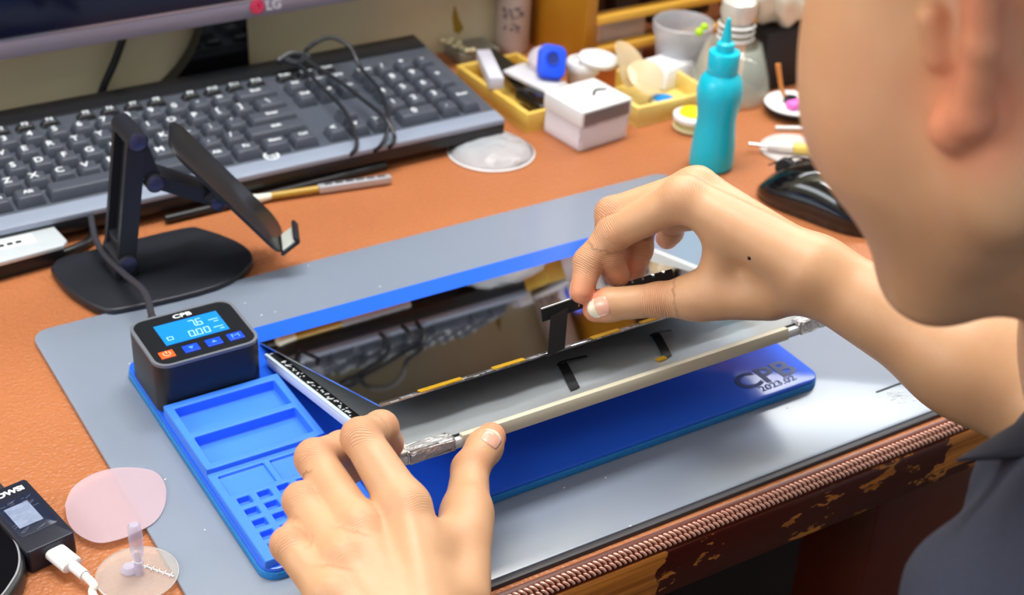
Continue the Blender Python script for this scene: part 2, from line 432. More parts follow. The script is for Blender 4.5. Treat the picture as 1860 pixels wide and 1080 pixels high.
# controller box
ctrl = thing('temperature_controller', 'black digital temperature controller with a blue lit display on the pad', 'controller', (0.2485, 0.7355, 0.0112))
cz = 0.0341
b = BM(); prism(b, rrect(0.066, 0.0545, 0.0095), 0, cz - 0.0005, 0.0012, 3); mesh_obj('housing', b, mat('controller_black', (26, 27, 33), 0.4), ctrl, True)
b = BM()
o_ = rrect(0.066, 0.0545, 0.0095); i_ = rrect(0.0622, 0.0507, 0.0078)
for (za, pa), (zb, pb) in (((cz - 0.0016, o_), (cz + 0.0003, o_)), ((cz + 0.0003, o_), (cz + 0.0003, i_)), ((cz + 0.0003, i_), (cz - 0.0004, i_))):
    A = [b.verts.new((*p, za)) for p in pa]; Bq = [b.verts.new((*p, zb)) for p in pb]
    for k in range(len(A)): b.faces.new((A[k-1], A[k], Bq[k], Bq[k-1]))
mesh_obj('rim', b, mat('controller_rim', (104, 108, 118), 0.4), ctrl, True)['label'] = 'grey rim around the face'
b = BM(); prism(b, i_, cz - 0.0006, cz - 0.0002); face = mesh_obj('face_plate', b, mat('controller_face', (30, 32, 36), 0.22), ctrl)
b = BM(); prism(b, [(-0.0195, -0.0063), (0.0205, -0.0063), (0.0205, 0.0165), (-0.0195, 0.0165)], cz - 0.0002, cz + 0.0001)
lcd = mesh_obj('display', b, mat('lcd_blue', (16, 110, 200), 0.3, emit=(20, 128, 226), es=0.42), ctrl); lcd['label'] = 'lit blue display'
def seg7(bm, ch, x, y, w, h, z, th):
    segs = {'0': 'abcdef', '7': 'abc', '6': 'acdefg', '5': 'acdfg'}[ch]
    L = {'a': ((0, h), (w, h)), 'b': ((w, h/2), (w, h)), 'c': ((w, 0), (w, h/2)), 'd': ((0, 0), (w, 0)), 'e': ((0, 0), (0, h/2)), 'f': ((0, h/2), (0, h)), 'g': ((0, h/2), (w, h/2))}
    for s in segs:
        (x0, y0), (x1, y1) = L[s]
        box(bm, (x + (x0+x1)/2 + 0.1*(y0+y1)/2, y + (y0+y1)/2, z), (abs(x1-x0) * 0.86 + th, abs(y1-y0) * 0.86 + th, 0.0001))
b = BM()
for k, ch in enumerate('76'): seg7(b, ch, 0.0005 + k * 0.0046, 0.0062, 0.003, 0.0068, cz + 0.00018, 0.0006)
for k, ch in enumerate('000'): seg7(b, ch, -0.0033 + k * 0.0048, -0.0038, 0.003, 0.006, cz + 0.00018, 0.0006)
box(b, (0.0042, 0.0062, cz + 0.00018), (0.0008, 0.0008, 0.0001)); box(b, (0.0005, -0.0038, cz + 0.00018), (0.0008, 0.0008, 0.0001))
for q in ((-0.0150, -0.0018, 0.0034, 0.0005), (-0.0150, 0.0016, 0.0034, 0.0005), (-0.0165, 0, 0.0005, 0.003), (-0.0132, 0, 0.0005, 0.003), (0.0155, 0.0085, 0.006, 0.0006), (0.0165, 0.0058, 0.003, 0.0006), (0.0155, -0.0005, 0.006, 0.0006), (0.017, -0.0032, 0.0025, 0.0006)):
    box(b, (q[0], q[1], cz + 0.00018), (q[2], q[3], 0.0001))
mesh_obj('digits', b, mat('lcd_digits', (150, 200, 235), 0.4, emit=(150, 205, 240), es=0.35), lcd)
b = BM(); text_bm(b, 'CPB', 0.0056, (0.0005, 0.0213, cz), th=0.00008, sx=1.2, bold=0.00012); mesh_obj('logo', b, M['white_print'], ctrl)
btn = mat('button_blue', (10, 60, 225), 0.35, emit=(12, 70, 235), es=0.35); btr = mat('button_red', (236, 84, 34), 0.35, emit=(240, 90, 30), es=0.25)
sym_b = mat('symbol_blue', (90, 150, 250), 0.4); sym_w = mat('symbol_pale', (255, 196, 160), 0.4)
for k, x in enumerate((-0.0225, -0.0075, 0.0068, 0.0205)):
    b = BM(); box(b, (x, -0.0152, cz), (0.0095 if k else 0.0088, 0.0072, 0.0008), bev=0.0002)
    o = mesh_obj('button', b, btr if k == 0 else btn, ctrl); o['label'] = 'orange power button' if k == 0 else 'blue square button'
    b = BM(); z = cz + 0.0005
    if k == 0:
        for j in range(14):
            a = math.radians(130 + 280 * j / 13); a2 = math.radians(130 + 280 * (j+1) / 13)
            if j < 13: cyl(b, (x + .0022*math.cos(a), -.0152 + .0022*math.sin(a), z), (x + .0022*math.cos(a2), -.0152 + .0022*math.sin(a2), z), 0.0003, 6)
        box(b, (x, -0.0136, z), (0.0006, 0.0028, 0.0002))
    elif k in (1, 2):
        s = -1 if k == 1 else 1
        prism(b, [(x - .0017, -.0152 - s*.0012), (x + .0017, -.0152 - s*.0012), (x, -.0152 + s*.0016)][::s], z - .0001, z + .0001)
    else: text_bm(b, 'M', 0.0058, (x, -0.0154, z), th=0.0001, sx=1.3)
    mesh_obj('symbol', b, sym_w if k == 0 else sym_b, o)
# cable from the controller
cab = thing('power_cable', 'dark grey power cable curving from controller over the stand base', 'cable', (0.262, 0.77, 0.03))
b = BM()
e0 = Vector((0.2385, 0.7635, 0.031))
cp = [e0 + Vector((0, 0.020, 0.001)), P(262, 530, 0.027), P(225, 497, 0.02), P(192, 465, 0.018), P(174, 435, 0.018), P(168, 410, 0.018), P(165, 392, 0.018), P(160, 372, 0.012), P(120, 360, 0.006)]
tube(b, cp, 0.0023, 12); rel(mesh_obj('cord', b, mat('cable_grey', (52, 52, 60), 0.45), cab, True), cab.location)
b = BM()
for k in range(7):
    yy = 0.0005 + k * 0.0030
    lathe(b, [(0.0036 - 0.00015*k, 0), (0.0039 - 0.00015*k, 0.0006), (0.0039 - 0.00015*k, 0.0017), (0.0030, 0.0021), (0.0030, 0.0030)], 20, e0 + Vector((0, yy - 0.001, 0)), (-PI/2, 0, 0))
rel(mesh_obj('strain_relief', b, M['black_matte'], cab, True), cab.location)['label'] = 'ribbed strain relief'

# blue silicone parts tray: heights sampled on a grid with sharp steps
def tray():
    x0, x1, y0, y1 = 0.2165, 0.2895, 0.5575, 0.7075
    zb = 0.0112
    holes = []   # (x0,x1,y0,y1,floor)
    holes.append((0.2215, 0.2845, 0.6755, 0.7015, zb + 0.0012, 'U'))
    holes.append((0.2215, 0.2845, 0.6440, 0.6700, zb + 0.0012, 'U'))
    holes.append((0.2215, 0.2485, 0.6165, 0.6345, zb + 0.0030, 'L'))
    holes.append((0.2525, 0.2845, 0.6165, 0.6345, zb + 0.0030, 'L'))
    for i in range(5):
        for j in range(5):
            cx = 0.2268 + i * 0.0118; cy = 0.6088 - j * 0.0105
            holes.append((cx - 0.0037, cx + 0.0037, cy - 0.0031, cy + 0.0031, zb + 0.0008, 'L'))
    ys = sorted({y0, y1, 0.6385, *[h[2] for h in holes], *[h[3] for h in holes]})
    xs = sorted({x0, x1, *[h[0] for h in holes], *[h[1] for h in holes]})
    ZU, ZL = zb + 0.0085, zb + 0.0050
    def hgt(cx, cy):
        for h in holes:
            if h[0] < cx < h[1] and h[2] < cy < h[3]: return h[4]
        return ZU if cy > 0.6385 else ZL
    b = BM(); V = {}
    def v(x, y, z):
        k = (round(x, 6), round(y, 6), round(z, 6))
        if k not in V: V[k] = b.verts.new(k)
        return V[k]
    H = [[hgt((xs[i]+xs[i+1])/2, (ys[j]+ys[j+1])/2) for j in range(len(ys)-1)] for i in range(len(xs)-1)]
    for i in range(len(xs)-1):
        for j in range(len(ys)-1):
            z = H[i][j]; a, c, d, e = xs[i], xs[i+1], ys[j], ys[j+1]
            b.faces.new((v(a, d, z), v(c, d, z), v(c, e, z), v(a, e, z)))
            for (ii, jj, p, q) in ((i+1, j, (c, d), (c, e)), (i, j+1, (c, e), (a, e)), (i-1, j, (a, e), (a, d)), (i, j-1, (a, d), (c, d))):
                inside = 0 <= ii < len(xs)-1 and 0 <= jj < len(ys)-1
                z2 = H[ii][jj] if inside else zb
                if z2 < z: b.faces.new((v(*p, z2), v(*q, z2), v(*q, z), v(*p, z)))
    b.faces.new([v(x0, y0, zb), v(x0, y1, zb), v(x1, y1, zb), v(x1, y0, zb)])
    bmesh.ops.recalc_face_normals(b, faces=b.faces[:])
    return b
t = BM(); t.free()
tr = thing('parts_tray', 'blue silicone parts tray with two long wells and square pits', 'tray', (0.253, 0.632, 0.0112))
o = rel(mesh_obj('tray_body', tray(), M['silicone'], tr), tr.location)
md = o.modifiers.new('bevel', 'BEVEL'); md.width = 0.0012; md.segments = 3; md.limit_method = 'ANGLE'; md.angle_limit = math.radians(40); md.use_clamp_overlap = True; md.harden_normals = True
o.data.polygons.foreach_set('use_smooth', [True] * len(o.data.polygons))
# ------------------------------------------------------------------ tablet housing (tilted on the pad) and display panel
A1 = math.radians(13.2)
ex = Vector((1, 0, 0)); ey1 = Vector((0, math.cos(A1), -math.sin(A1))); ez1 = ex.cross(ey1)
TH0 = Vector((0.2905, 0.5525, 0.0605))
R1 = frame_rot(ex, ey1)
tab = thing('tablet_housing', 'opened tablet screen assembly held tilted above the blue pad by a hand', 'tablet part', TH0, rot=R1.to_euler())
WD, DP = 0.2995, 0.186
panel_m = mat('reflector_sheet', (214, 222, 230), 0.3, 0.7)
b = BM(); prism(b, [(x + WD/2, y + DP/2) for x, y in rrect(WD, DP, 0.008)], -0.0066, -0.0012, 0.0008); mesh_obj('back_shell', b, mat('clear_white_shell', (205, 208, 214), 0.25), tab, True)
b = BM(); prism(b, [(x + WD/2, y + DP/2 + 0.0015) for x, y in rrect(WD - 0.014, DP - 0.008, 0.004)], -0.0012, -0.0004); mesh_obj('reflector_sheet', b, panel_m, tab)['label'] = 'satin silver reflector sheet'
# front cream strip
b = BM(); box(b, (WD/2 + 0.0035, 0.0010, -0.0028), (0.2275, 0.0046, 0.0076), bev=0.0006); mesh_obj('edge_strip', b, M['cream'], tab, True)['label'] = 'cream plastic edge strip'
b = BM(); box(b, (WD/2, 0.0042, -0.0007), (WD - 0.02, 0.0009, 0.0011)); mesh_obj('edge_seal', b, M['black'], tab)
# left side rail with printed strip
b = BM(); box(b, (0.0014, DP/2, -0.0014), (0.0022, DP - 0.006, 0.0036), bev=0.0005); mesh_obj('side_rail', b, mat('pale_rail', (205, 222, 232), 0.2), tab, True)
b = BM(); box(b, (0.0052, DP/2, -0.0008), (0.0054, DP - 0.012, 0.0016)); sp = mesh_obj('printed_strip', b, M['black'], tab); sp['label'] = 'black strip with white marks on the left side'
b = BM()
for i in range(70):
    yy = random.uniform(0.008, DP - 0.02)
    box(b, (random.uniform(0.0035, 0.0068), yy, 0.00012), (random.uniform(0.0005, 0.0018), random.uniform(0.0004, 0.0022), 0.0002), (0, 0, random.uniform(-1, 1)))
mesh_obj('white_marks', b, M['white_print'], sp)
foil = mat('crinkled_foil', (206, 206, 210), 0.3, 0.6, bump=('noise', 260, 1.0, 0.002))
for cx, w in ((0.0205, 0.028), (WD - 0.0125, 0.022)):
    b = BM(); box(b, (cx, 0.0028, -0.0022), (w, 0.0090, 0.0078), bev=0.0012)
    bmesh.ops.subdivide_edges(b, edges=b.edges[:], cuts=2, use_grid_fill=True)
    for v in b.verts: v.co += Vector((random.uniform(-1, 1), random.uniform(-1, 1), random.uniform(-1, 1))) * 0.0006
    mesh_obj('corner_clip', b, foil, tab, True)['label'] = 'crinkled silver foil corner'
b = BM(); box(b, (0.0065, 0.0052, 0.0004), (0.0085, 0.009, 0.0022), (0.05, 0, 0.2), bev=0.0006); mesh_obj('tape_piece', b, mat('fabric_tape', (190, 186, 178), 0.6, bump=('noise', 800, 0.5, 0.0006)), tab, True)
# ribbons standing off the reflector
def L1(u, v, h=0.0):   # point on the reflector plane (local coordinates), h above it
    p = PP(u, v, TH0 + ez1 * h, ez1) - TH0
    return Vector((p.dot(ex), p.dot(ey1), h))
for (q, nm) in ((((1045, 706, 0.0004), (1028, 672, 0.002), (1021, 660, 0.003), (1030, 652, 0.003), (1066, 646, 0.001)), 'ribbon_cable'), (((1213, 648, 0.0004), (1198, 619, 0.002), (1190, 607, 0.003), (1199, 602, 0.003), (1219, 599, 0.001)), 'ribbon_cable')):
    pts = [L1(*k) for k in q]
    b = BM(); ribbon(b, pts[:3], Vector((0.0034, 0.0005, 0)), 0.0003)
    ribbon(b, [pts[2] + Vector((-.0034, 0, 0)), (pts[2] + pts[3]) / 2 + Vector((0, 0.0005, 0)), pts[4]], Vector((0.0, 0.0011, 0)), 0.0003)
    mesh_obj(nm, b, M['ribbon'], tab)
b = BM(); c = L1(1201, 651, 0.0006); box(b, c, (0.006, 0.0035, 0.001)); mesh_obj('yellow_tab', b, M['gold'], tab)


G0 = P(690, 735, 0.0716)
_t2 = math.radians(19.35); ey2 = Vector((0, math.cos(_t2), -math.sin(_t2))); ez2 = ex.cross(ey2)
R2 = frame_rot(ex, ey2)
gl = thing('display_panel', 'dark mirror-like display panel lying tilted over the tablet housing', 'display panel', G0, rot=R2.to_euler())
GW, GD = 0.262, (0.0716 - 0.0126) / math.sin(math.radians(19.35))
b = BM(); prism(b, [(0, 0), (GW, 0), (GW, GD), (0, GD)], -0.0014, 0, 0.0003)
mesh_obj('mirror_glass', b, mat('mirror_black', (158, 156, 160), 0.035, 1.0), gl)
b = BM()
box(b, (GW/2, 0.0011, 0.0004), (GW, 0.0007, 0.0006)); box(b, (GW/2, -0.0006, -0.0004), (GW, 0.0007, 0.0008)); box(b, (-0.0004, GD/2, -0.0002), (0.0006, GD, 0.0008))
mesh_obj('metal_edge', b, M['silver'], gl)['label'] = 'bright metal edge'
b = BM()
for i in range(60):
    x = random.uniform(0.004, GW - 0.02); box(b, (x, random.uniform(-0.0022, 0.0002), 0.0002), (random.uniform(0.001, 0.006), 0.0007, 0.0004), (0, 0, random.uniform(-0.2, 0.2)))
mesh_obj('contact_pads', b, mat('pale_contacts', (215, 218, 228), 0.3, 0.6), gl)
def L2(u, v, h=0.0):
    p = PP(u, v, G0 + ez2 * h, ez2) - G0
    return Vector((p.dot(ex), p.dot(ey2), h))
for (u0, v0, u1, v1) in ((762, 714, 835, 688), (890, 670, 945, 652), (1064, 613, 1112, 597), (1145, 583, 1196, 567)):
    p, q = L2(u0, v0), L2(u1, v1)
    b = BM(); box(b, ((p.x+q.x)/2, -0.0006, 0.0010), (abs(q.x-p.x), 0.0042, 0.0009), bev=0.0002); mesh_obj('gold_connector', b, M['gold'], gl)
# flex cable rising to the fingers, then the connector board held by finger and thumb
hp = [P(1010, 640, 0.0722), P(1013, 602, 0.083), P(1016, 566, 0.0925)]
R2i = R2.transposed()
def loc2(p): return R2i @ (Vector(p) - G0)
wv = R2i @ Vector((0.0062, 0.0006, 0.0008))
b = BM(); ribbon(b, [loc2(p) for p in hp], wv, 0.0005); fx = mesh_obj('flex_cable', b, M['ribbon'], gl); fx['label'] = 'black flex cable rising to the fingers'
s0, s1, s2 = P(984, 573, 0.0920), P(1090, 537, 0.0955), P(1222, 497, 0.102)
b = BM(); ribbon(b, [loc2(s0), loc2((s0+s1)/2), loc2(s1)], R2i @ Vector((0, 0.001, 0.0036)), 0.0008, 3)
ribbon(b, [loc2(s1), loc2((s1+s2)/2 + Vector((0, 0, 0.0004))), loc2(s2)], R2i @ Vector((0, 0.0016, 0.0026)), 0.0012, 3)
mesh_obj('connector_strip', b, M['black'], fx)
b = BM(); up = Vector((0, 0.001, 0.0039))
cyl(b, loc2(s0 + up), loc2(s1 + up), 0.0005, 8)
for k in range(7):
    c = s1.lerp(s2, k / 7) + Vector((0, 0, 0.003)); box(b, loc2(c), (0.0016, 0.0016, 0.0012), R2i)
for k in range(5):
    c = (s0.lerp(s1, 0.62 + k * 0.07)) + Vector((0, -0.0007, -0.0008)); box(b, loc2(c), (0.0011, 0.0006, 0.0014), R2i)
mesh_obj('strip_edge', b, M['silver'], fx)
# ------------------------------------------------------------------ monitor
MY = 1.100
mon = thing('computer_monitor', 'wide computer monitor with grey-violet bezel standing behind the keyboard', 'monitor', (0.42, 1.118, 0))
def mrel(o): return rel(o, mon.location)
X0, X1, Z0, Z1 = 0.05, 0.686, 0.0845, 0.56
b = BM(); box(b, ((X0+X1)/2, MY + 0.012, (Z0+Z1)/2), (X1-X0, 0.020, Z1-Z0), bev=0.003); mrel(mesh_obj('casing', b, M['black'], mon, True))
b = BM()
bw = 0.0155
box(b, ((X0+X1)/2, MY, Z0 + bw/2), (X1-X0, 0.008, bw), bev=0.0015); box(b, ((X0+X1)/2, MY, Z1 - bw/2), (X1-X0, 0.008, bw), bev=0.0015)
box(b, (X0 + bw/2, MY, (Z0+Z1)/2), (bw, 0.008, Z1-Z0), bev=0.0015); box(b, (X1 - bw/2, MY, (Z0+Z1)/2), (bw, 0.008, Z1-Z0), bev=0.0015)
mrel(mesh_obj('bezel', b, M['bezel'], mon, True))['label'] = 'grey-violet metallic bezel'
b = BM(); box(b, ((X0+X1)/2, MY - 0.0036, Z0 + bw + 0.0006), (X1-X0-2*bw, 0.0014, 0.0016)); mrel(mesh_obj('bezel_lip', b, M['silver'], mon))
b = BM(); box(b, ((X0+X1)/2, MY - 0.0005, (Z0+Z1)/2), (X1-X0-2*bw, 0.004, Z1-Z0-2*bw)); mrel(mesh_obj('screen', b, M['screen'], mon))
c = PY(467, 12, MY - 0.0045)
b = BM(); lathe(b, [(0.0062, 0), (0.0062, 0.0006)], 28, c, (PI/2, 0, 0)); lg = mrel(mesh_obj('logo_disc', b, mat('logo_red', (214, 20, 76), 0.4), mon)); lg['label'] = 'round red logo'
b = BM(); text_bm(b, 'L', 0.006, c + Vector((-0.0006, -0.0009, 0.0002)), (PI/2, 0, 0), th=0.0001)
lathe(b, [(0.0045, 0), (0.0045, 0.0002), (0.0040, 0.0002), (0.0040, 0)], 24, c + Vector((0, -0.0006, 0)), (PI/2, 0, 0), cap=False)
mesh_obj('logo_mark', b, mat('logo_pink', (240, 120, 150), 0.4), lg)
b = BM(); text_bm(b, 'LG', 0.0115, PY(497, 9, MY - 0.0045), (PI/2, 0, 0), th=0.0002, bold=0.0003); mrel(mesh_obj('brand_letters', b, mat('letter_grey', (215, 212, 222), 0.4), mon))
# neck and flared foot
pa, pb = PY(372, 60, 1.125), PY(448, 50, 1.125)
b = BM()
cx = (pa.x + pb.x) / 2; hw = (pb.x - pa.x) / 2
pts = []
for k in range(13):
    t = k / 12
    pts.append((hw + 0.055 * (1 - t) ** 3.0 if True else 0, 0.014 + 0.09 * t))
L = [b.verts.new((cx - w, 1.1235, z)) for w, z in pts]; Rr = [b.verts.new((cx + hw, 1.1235, z)) for w, z in pts]
L2_ = [b.verts.new((cx - w, 1.1385, z)) for w, z in pts]; R2_ = [b.verts.new((cx + hw, 1.1385, z)) for w, z in pts]
for i in range(12):
    b.faces.new((L[i], Rr[i], Rr[i+1], L[i+1])); b.faces.new((L2_[i], L2_[i+1], R2_[i+1], R2_[i]))
    b.faces.new((L[i], L[i+1], L2_[i+1], L2_[i])); b.faces.new((Rr[i], R2_[i], R2_[i+1], Rr[i+1]))
b.faces.new((L[0], L2_[0], R2_[0], Rr[0])); b.faces.new((L[-1], Rr[-1], R2_[-1], L2_[-1]))
mrel(mesh_obj('stand_neck', b, M['black_gloss'], mon, True))
b = BM(); box(b, (cx - 0.03, 1.1275, 0.0075), (0.26, 0.028, 0.015), bev=0.003); mrel(mesh_obj('stand_foot', b, M['black_gloss'], mon, True))
# thin wire going down behind the monitor
b = BM(); tube(b, [PY(226, 62, 1.134), PY(208, 112, 1.134), PY(186, 162, 1.134), PY(180, 190, 1.134) + Vector((0, 0, 0.0))], 0.0034, 8)
tag(mesh_obj('monitor_cable', b, M['black'], None, True), 'black cable hanging behind the monitor by the wall', 'cable')

# ------------------------------------------------------------------ keyboard
KX0, KX1, KY0, KY1 = 0.148, 0.6005, 0.9515, 1.1105
kb = thing('computer_keyboard', 'full-size dark grey keyboard with white lettering in front of the monitor', 'keyboard', (0.374, 1.03, 0.0))
def krel(o): return rel(o, kb.location)
def kz(y): return 0.0215 + (y - KY0) / (KY1 - KY0) * 0.0155    # upper surface
SL = math.atan(0.0155 / (KY1 - KY0))
def slab(b, x0, x1, y0, y1, dz0, dz1, bev=0.001, bottom=None, off=None):
    vs = box(b, ((x0+x1)/2, (y0+y1)/2, 0), (x1-x0, y1-y0, dz1-dz0), bev=bev)
    for v in vs:
        top = v.co.z > 0
        v.co.z = kz(v.co.y) + v.co.z + (dz1+dz0)/2
        if bottom is not None and not top: v.co.z = bottom
    return vs
b = BM(); slab(b, KX0, KX1, KY0, KY1, -0.014, 0, 0.003, bottom=None)
krel(mesh_obj('body', b, M['black'], kb, True))
b = BM(); slab(b, KX0 + 0.0005, KX1 - 0.001, 0.9655, 1.0865, -0.002, 0.0006, 0.0003); krel(mesh_obj('top_plate', b, M['kbody'], kb, True))
b = BM(); box(b, (0.374, 1.033, 0.008), (0.440, 0.135, 0.016), bev=0.002); krel(mesh_obj('underside', b, M['black'], kb, True))
b = BM(); slab(b, KX0 + 0.001, KX1 - 0.0015, 1.0865, KY1 - 0.0008, 0, 0.0016, 0.0006); krel(mesh_obj('rear_strip', b, M['kback'], kb, True))['label'] = 'glossy black strip along the rear'
b = BM(); slab(b, KX0 + 0.0003, KX1 - 0.0008, KY0 - 0.0004, 0.9680, -0.0035, 0.0014, 0.0014); krel(mesh_obj('palm_strip', b, mat('palm_silver', (142, 152, 172), 0.3, 0.0, spec=0.8), kb, True))['label'] = 'lighter grey front strip'
b = BM(); c = PP(493, 283, (0, KY0, kz(KY0) + 0.0018), (0, -math.sin(SL), math.cos(SL)))
Rk = Euler((SL, 0, 0)).to_matrix()
lathe(b, [(0.0062, 0), (0.0062, 0.0003), (0.0048, 0.0003), (0.0048, 0)], 28, c, Rk, cap=False)
text_bm(b, 'hp', 0.0085, c + Vector((0, 0, 0.0002)), Rk, th=0.0001)
krel(mesh_obj('logo', b, M['white_print'], kb))
U = 0.01905
rows = [
 [('`', 1), ('1', 1), ('2', 1), ('3', 1), ('4', 1), ('5', 1), ('6', 1), ('7', 1), ('8', 1), ('9', 1), ('0', 1), ('-', 1), ('=', 1), ('Back', 2)],
 [('Tab', 1.5), ('Q', 1), ('W', 1), ('E', 1), ('R', 1), ('T', 1), ('Y', 1), ('U', 1), ('I', 1), ('O', 1), ('P', 1), ('[', 1), (']', 1), ('\\', 1.5)],
 [('Caps', 1.75), ('A', 1), ('S', 1), ('D', 1), ('F', 1), ('G', 1), ('H', 1), ('J', 1), ('K', 1), ('L', 1), (';', 1), ("'", 1), ('Enter', 2.25)],
 [('Shift', 2.25), ('Z', 1), ('X', 1), ('C', 1), ('V', 1), ('B', 1), ('N', 1), ('M', 1), (',', 1), ('.', 1), ('/', 1), ('Shift', 2.75)],
 [('Ctrl', 1.25), ('Win', 1.25), ('Alt', 1.25), ('', 6.25), ('Alt', 1.25), ('Fn', 1.25), ('Menu', 1.25), ('Ctrl', 1.25)]]
KYB = [1.0555 - i * U for i in range(5)]       # row centres
KXL = 0.1580
nkeys = 0
def key(x, y, w, h, s, small=False):
    global nkeys
    zt = 0.0085 if not small else 0.005
    ww, hh = w * U - 0.0022, h * U - 0.0022
    if small: hh = 0.0095; ww = w * U - 0.003
    b = BM()
    vs = box(b, (0, 0, zt/2), (ww, hh, zt), taper=(1 - 0.0052 / ww, 1 - 0.0052 / hh), bev=0.0008, seg=2)
    for v in vs:
        if v.co.z > zt * 0.6:
            v.co.y += 0.0006
            v.co.z -= 0.0006 * (1 - min(1, (2 * v.co.x / ww) ** 2))
    for v in b.verts: v.co = Vector((x, y, kz(y))) + Rk @ v.co
    o = krel(mesh_obj('key', b, M['key'] if not small else M['kback'], kb, True)); nkeys += 1
    if s:
        b = BM(); sz = 0.0092 if len(s) == 1 else (0.0058 if len(s) < 4 else 0.0046)
        text_bm(b, s, sz, Vector((x, y, kz(y))) + Rk @ Vector((-0.0022 if len(s) == 1 else 0, 0.0012, zt + 0.0000)), Rk, th=0.0002, bold=0.00012)
        q = mesh_obj('legend', b, M['white_print'], o)
for r, row in enumerate(rows):
    x = KXL
    for s, w in row:
        key(x + w * U / 2, KYB[r], w, 1, s); x += w * U
FY = KYB[0] + U + 0.0016
fx0 = KXL
key(fx0 + U/2, FY, 1, 1, 'Esc', True)
for g in range(3):
    for k in range(4): key(fx0 + (2 + g * 4.5 + k) * U + U/2, FY, 1, 1, 'F%d' % (g*4+k+1), True)
NX = KXL + 15 * U + 0.0065
for k in range(3): key(NX + (k + .5) * U, FY, 1, 1, ('PrtSc', 'ScrLk', 'Pause')[k], True)
for k, s in enumerate(('Ins', 'Home', 'PgUp')): key(NX + (k+.5) * U, KYB[0], 1, 1, s)
for k, s in enumerate(('Del', 'End', 'PgDn')): key(NX + (k+.5) * U, KYB[1], 1, 1, s)
key(NX + 1.5*U, KYB[3], 1, 1, '^')
for k, s in enumerate(('<', 'v', '>')): key(NX + (k+.5) * U, KYB[4], 1, 1, s)
PX_ = NX + 3 * U + 0.0060
for r, row in enumerate((('Num', '/', '*', '-'), ('7', '8', '9'), ('4', '5', '6'), ('1', '2', '3'))):
    for k, s in enumerate(row): key(PX_ + (k+.5) * U, KYB[r], 1, 1, s)
key(PX_ + U, KYB[4], 2, 1, '0'); key(PX_ + 2.5*U, KYB[4], 1, 1, '.')
key(PX_ + 3.5*U, KYB[1] - U/2, 1, 2, '+'); key(PX_ + 3.5*U, KYB[3] - U/2, 1, 2, 'Enter')
# dark glasses case / black rail lying in front of the keyboard
b = BM(); p, q = P(300, 398, 0.004), P(700, 300, 0.004)
tube(b, [p, p.lerp(q, .5) + Vector((0, -0.001, 0)), q], 0.0032, 10, flat=(0, 0, 1)); tag(mesh_obj('black_cable', b, M['black'], None, True), 'thick black cable lying along the front of the keyboard', 'cable')
# cable coil on the keyboard
b = BM()
def kp(u, v, h): 
    return PP(u, v, (0, KY0, kz(KY0) + h + 0.0015), (0, -math.sin(SL), math.cos(SL)))
tube(b, [kp(528, 104, .012), kp(548, 122, .012), kp(585, 158, .0115), kp(625, 200, .012), kp(646, 245, .008), kp(645, 272, .003), P(622, 292, 0.012)], 0.0018, 8)
tube(b, [kp(535, 96, .014), kp(570, 118, .013), kp(620, 150, .0125), kp(665, 185, .012), kp(700, 215, .0125), kp(716, 245, .006), kp(712, 262, .003), P(700, 272, 0.012)], 0.0018, 8)
tube(b, [kp(550, 100, .012), kp(566, 82, .022), kp(600, 68, .028), kp(634, 84, .024), kp(655, 122, .014), kp(690, 165, .0125), kp(704, 205, .012), kp(703, 240, .008), kp(690, 266, .003), P(668, 280, 0.012)], 0.0018, 8)
tube(b, [kp(505, 112, .012), kp(530, 98, .016), kp(560, 104, .013), kp(540, 114, .012), kp(520, 108, .013)], 0.003, 8)
tag(mesh_obj('coiled_cable', b, mat('cable_black', (34, 36, 42), 0.4), None, True), 'thin black cable coiled in loops over the keyboard', 'cable')

# ------------------------------------------------------------------ phone stand
hc = P(232, 480, 0.020); HYc = hc.y
st = thing('phone_stand', 'black folding phone stand with jointed arms on a rounded base', 'phone stand', (0.272, 0.888, 0))
def srel(o): return rel(o, st.location)
base_rot = 0.0
bb = [P(u, v, 0.006) for u, v in ((92, 488), (125, 528), (185, 562), (240, 560), (395, 522), (452, 484), (458, 462), (432, 440), (372, 418), (330, 416), (180, 452), (110, 470))]
outl = [(p.x, p.y) for p in spline([*bb, bb[0]], 4)[:-1]]
b = BM(); prism(b, outl, 0.0, 0.0075, 0.002, 3); srel(mesh_obj('base_plate', b, M['stand'], st, True))
J0 = Vector((hc.x, HYc, hc.z)); J1 = PY(250, 257, HYc); J2 = PY(282, 333, HYc); J3 = PY(397, 368, HYc)
def arm(b, a, c, w, y0, y1, tk=0.0):
    """link in the xz plane between joints a and c"""
    d = (c - a).normalized(); n = Vector((-d.z, 0, d.x)); pts = []
    for k in range(9): ang = PI/2 + PI*k/8; pts.append(a + (d*math.cos(ang) + n*math.sin(ang)) * w)
    for k in range(9): ang = -PI/2 + PI*k/8; pts.append(c + (d*math.cos(ang) + n*math.sin(ang)) * w)
    A = [b.verts.new((p.x, y0, p.z)) for p in pts]; Bq = [b.verts.new((p.x, y1, p.z)) for p in pts]
    for i in range(len(A)): b.faces.new((A[i-1], A[i], Bq[i], Bq[i-1]))
    b.faces.new(A); b.faces.new(Bq[::-1])
b = BM(); arm(b, J0, J1, 0.0062, HYc + 0.001, HYc + 0.006); arm(b, J0, J1, 0.0062, HYc + 0.026, HYc + 0.031)
d01 = (J1 - J0); 
mid = J0.lerp(J1, .5); box(b, (mid.x + 0.002, HYc + 0.016, mid.z), (0.004, 0.022, d01.length - 0.022), (0, math.atan2(d01.x, d01.z), 0))
box(b, (J1.x, HYc + 0.016, J1.z - 0.0), (0.011, 0.029, 0.008), (0, 0.2, 0), bev=0.002); box(b, (J0.lerp(J1, .12).x, HYc + 0.016, J0.lerp(J1, .12).z), (0.010, 0.029, 0.008), bev=0.001)
srel(mesh_obj('post', b, M['stand'], st, True))
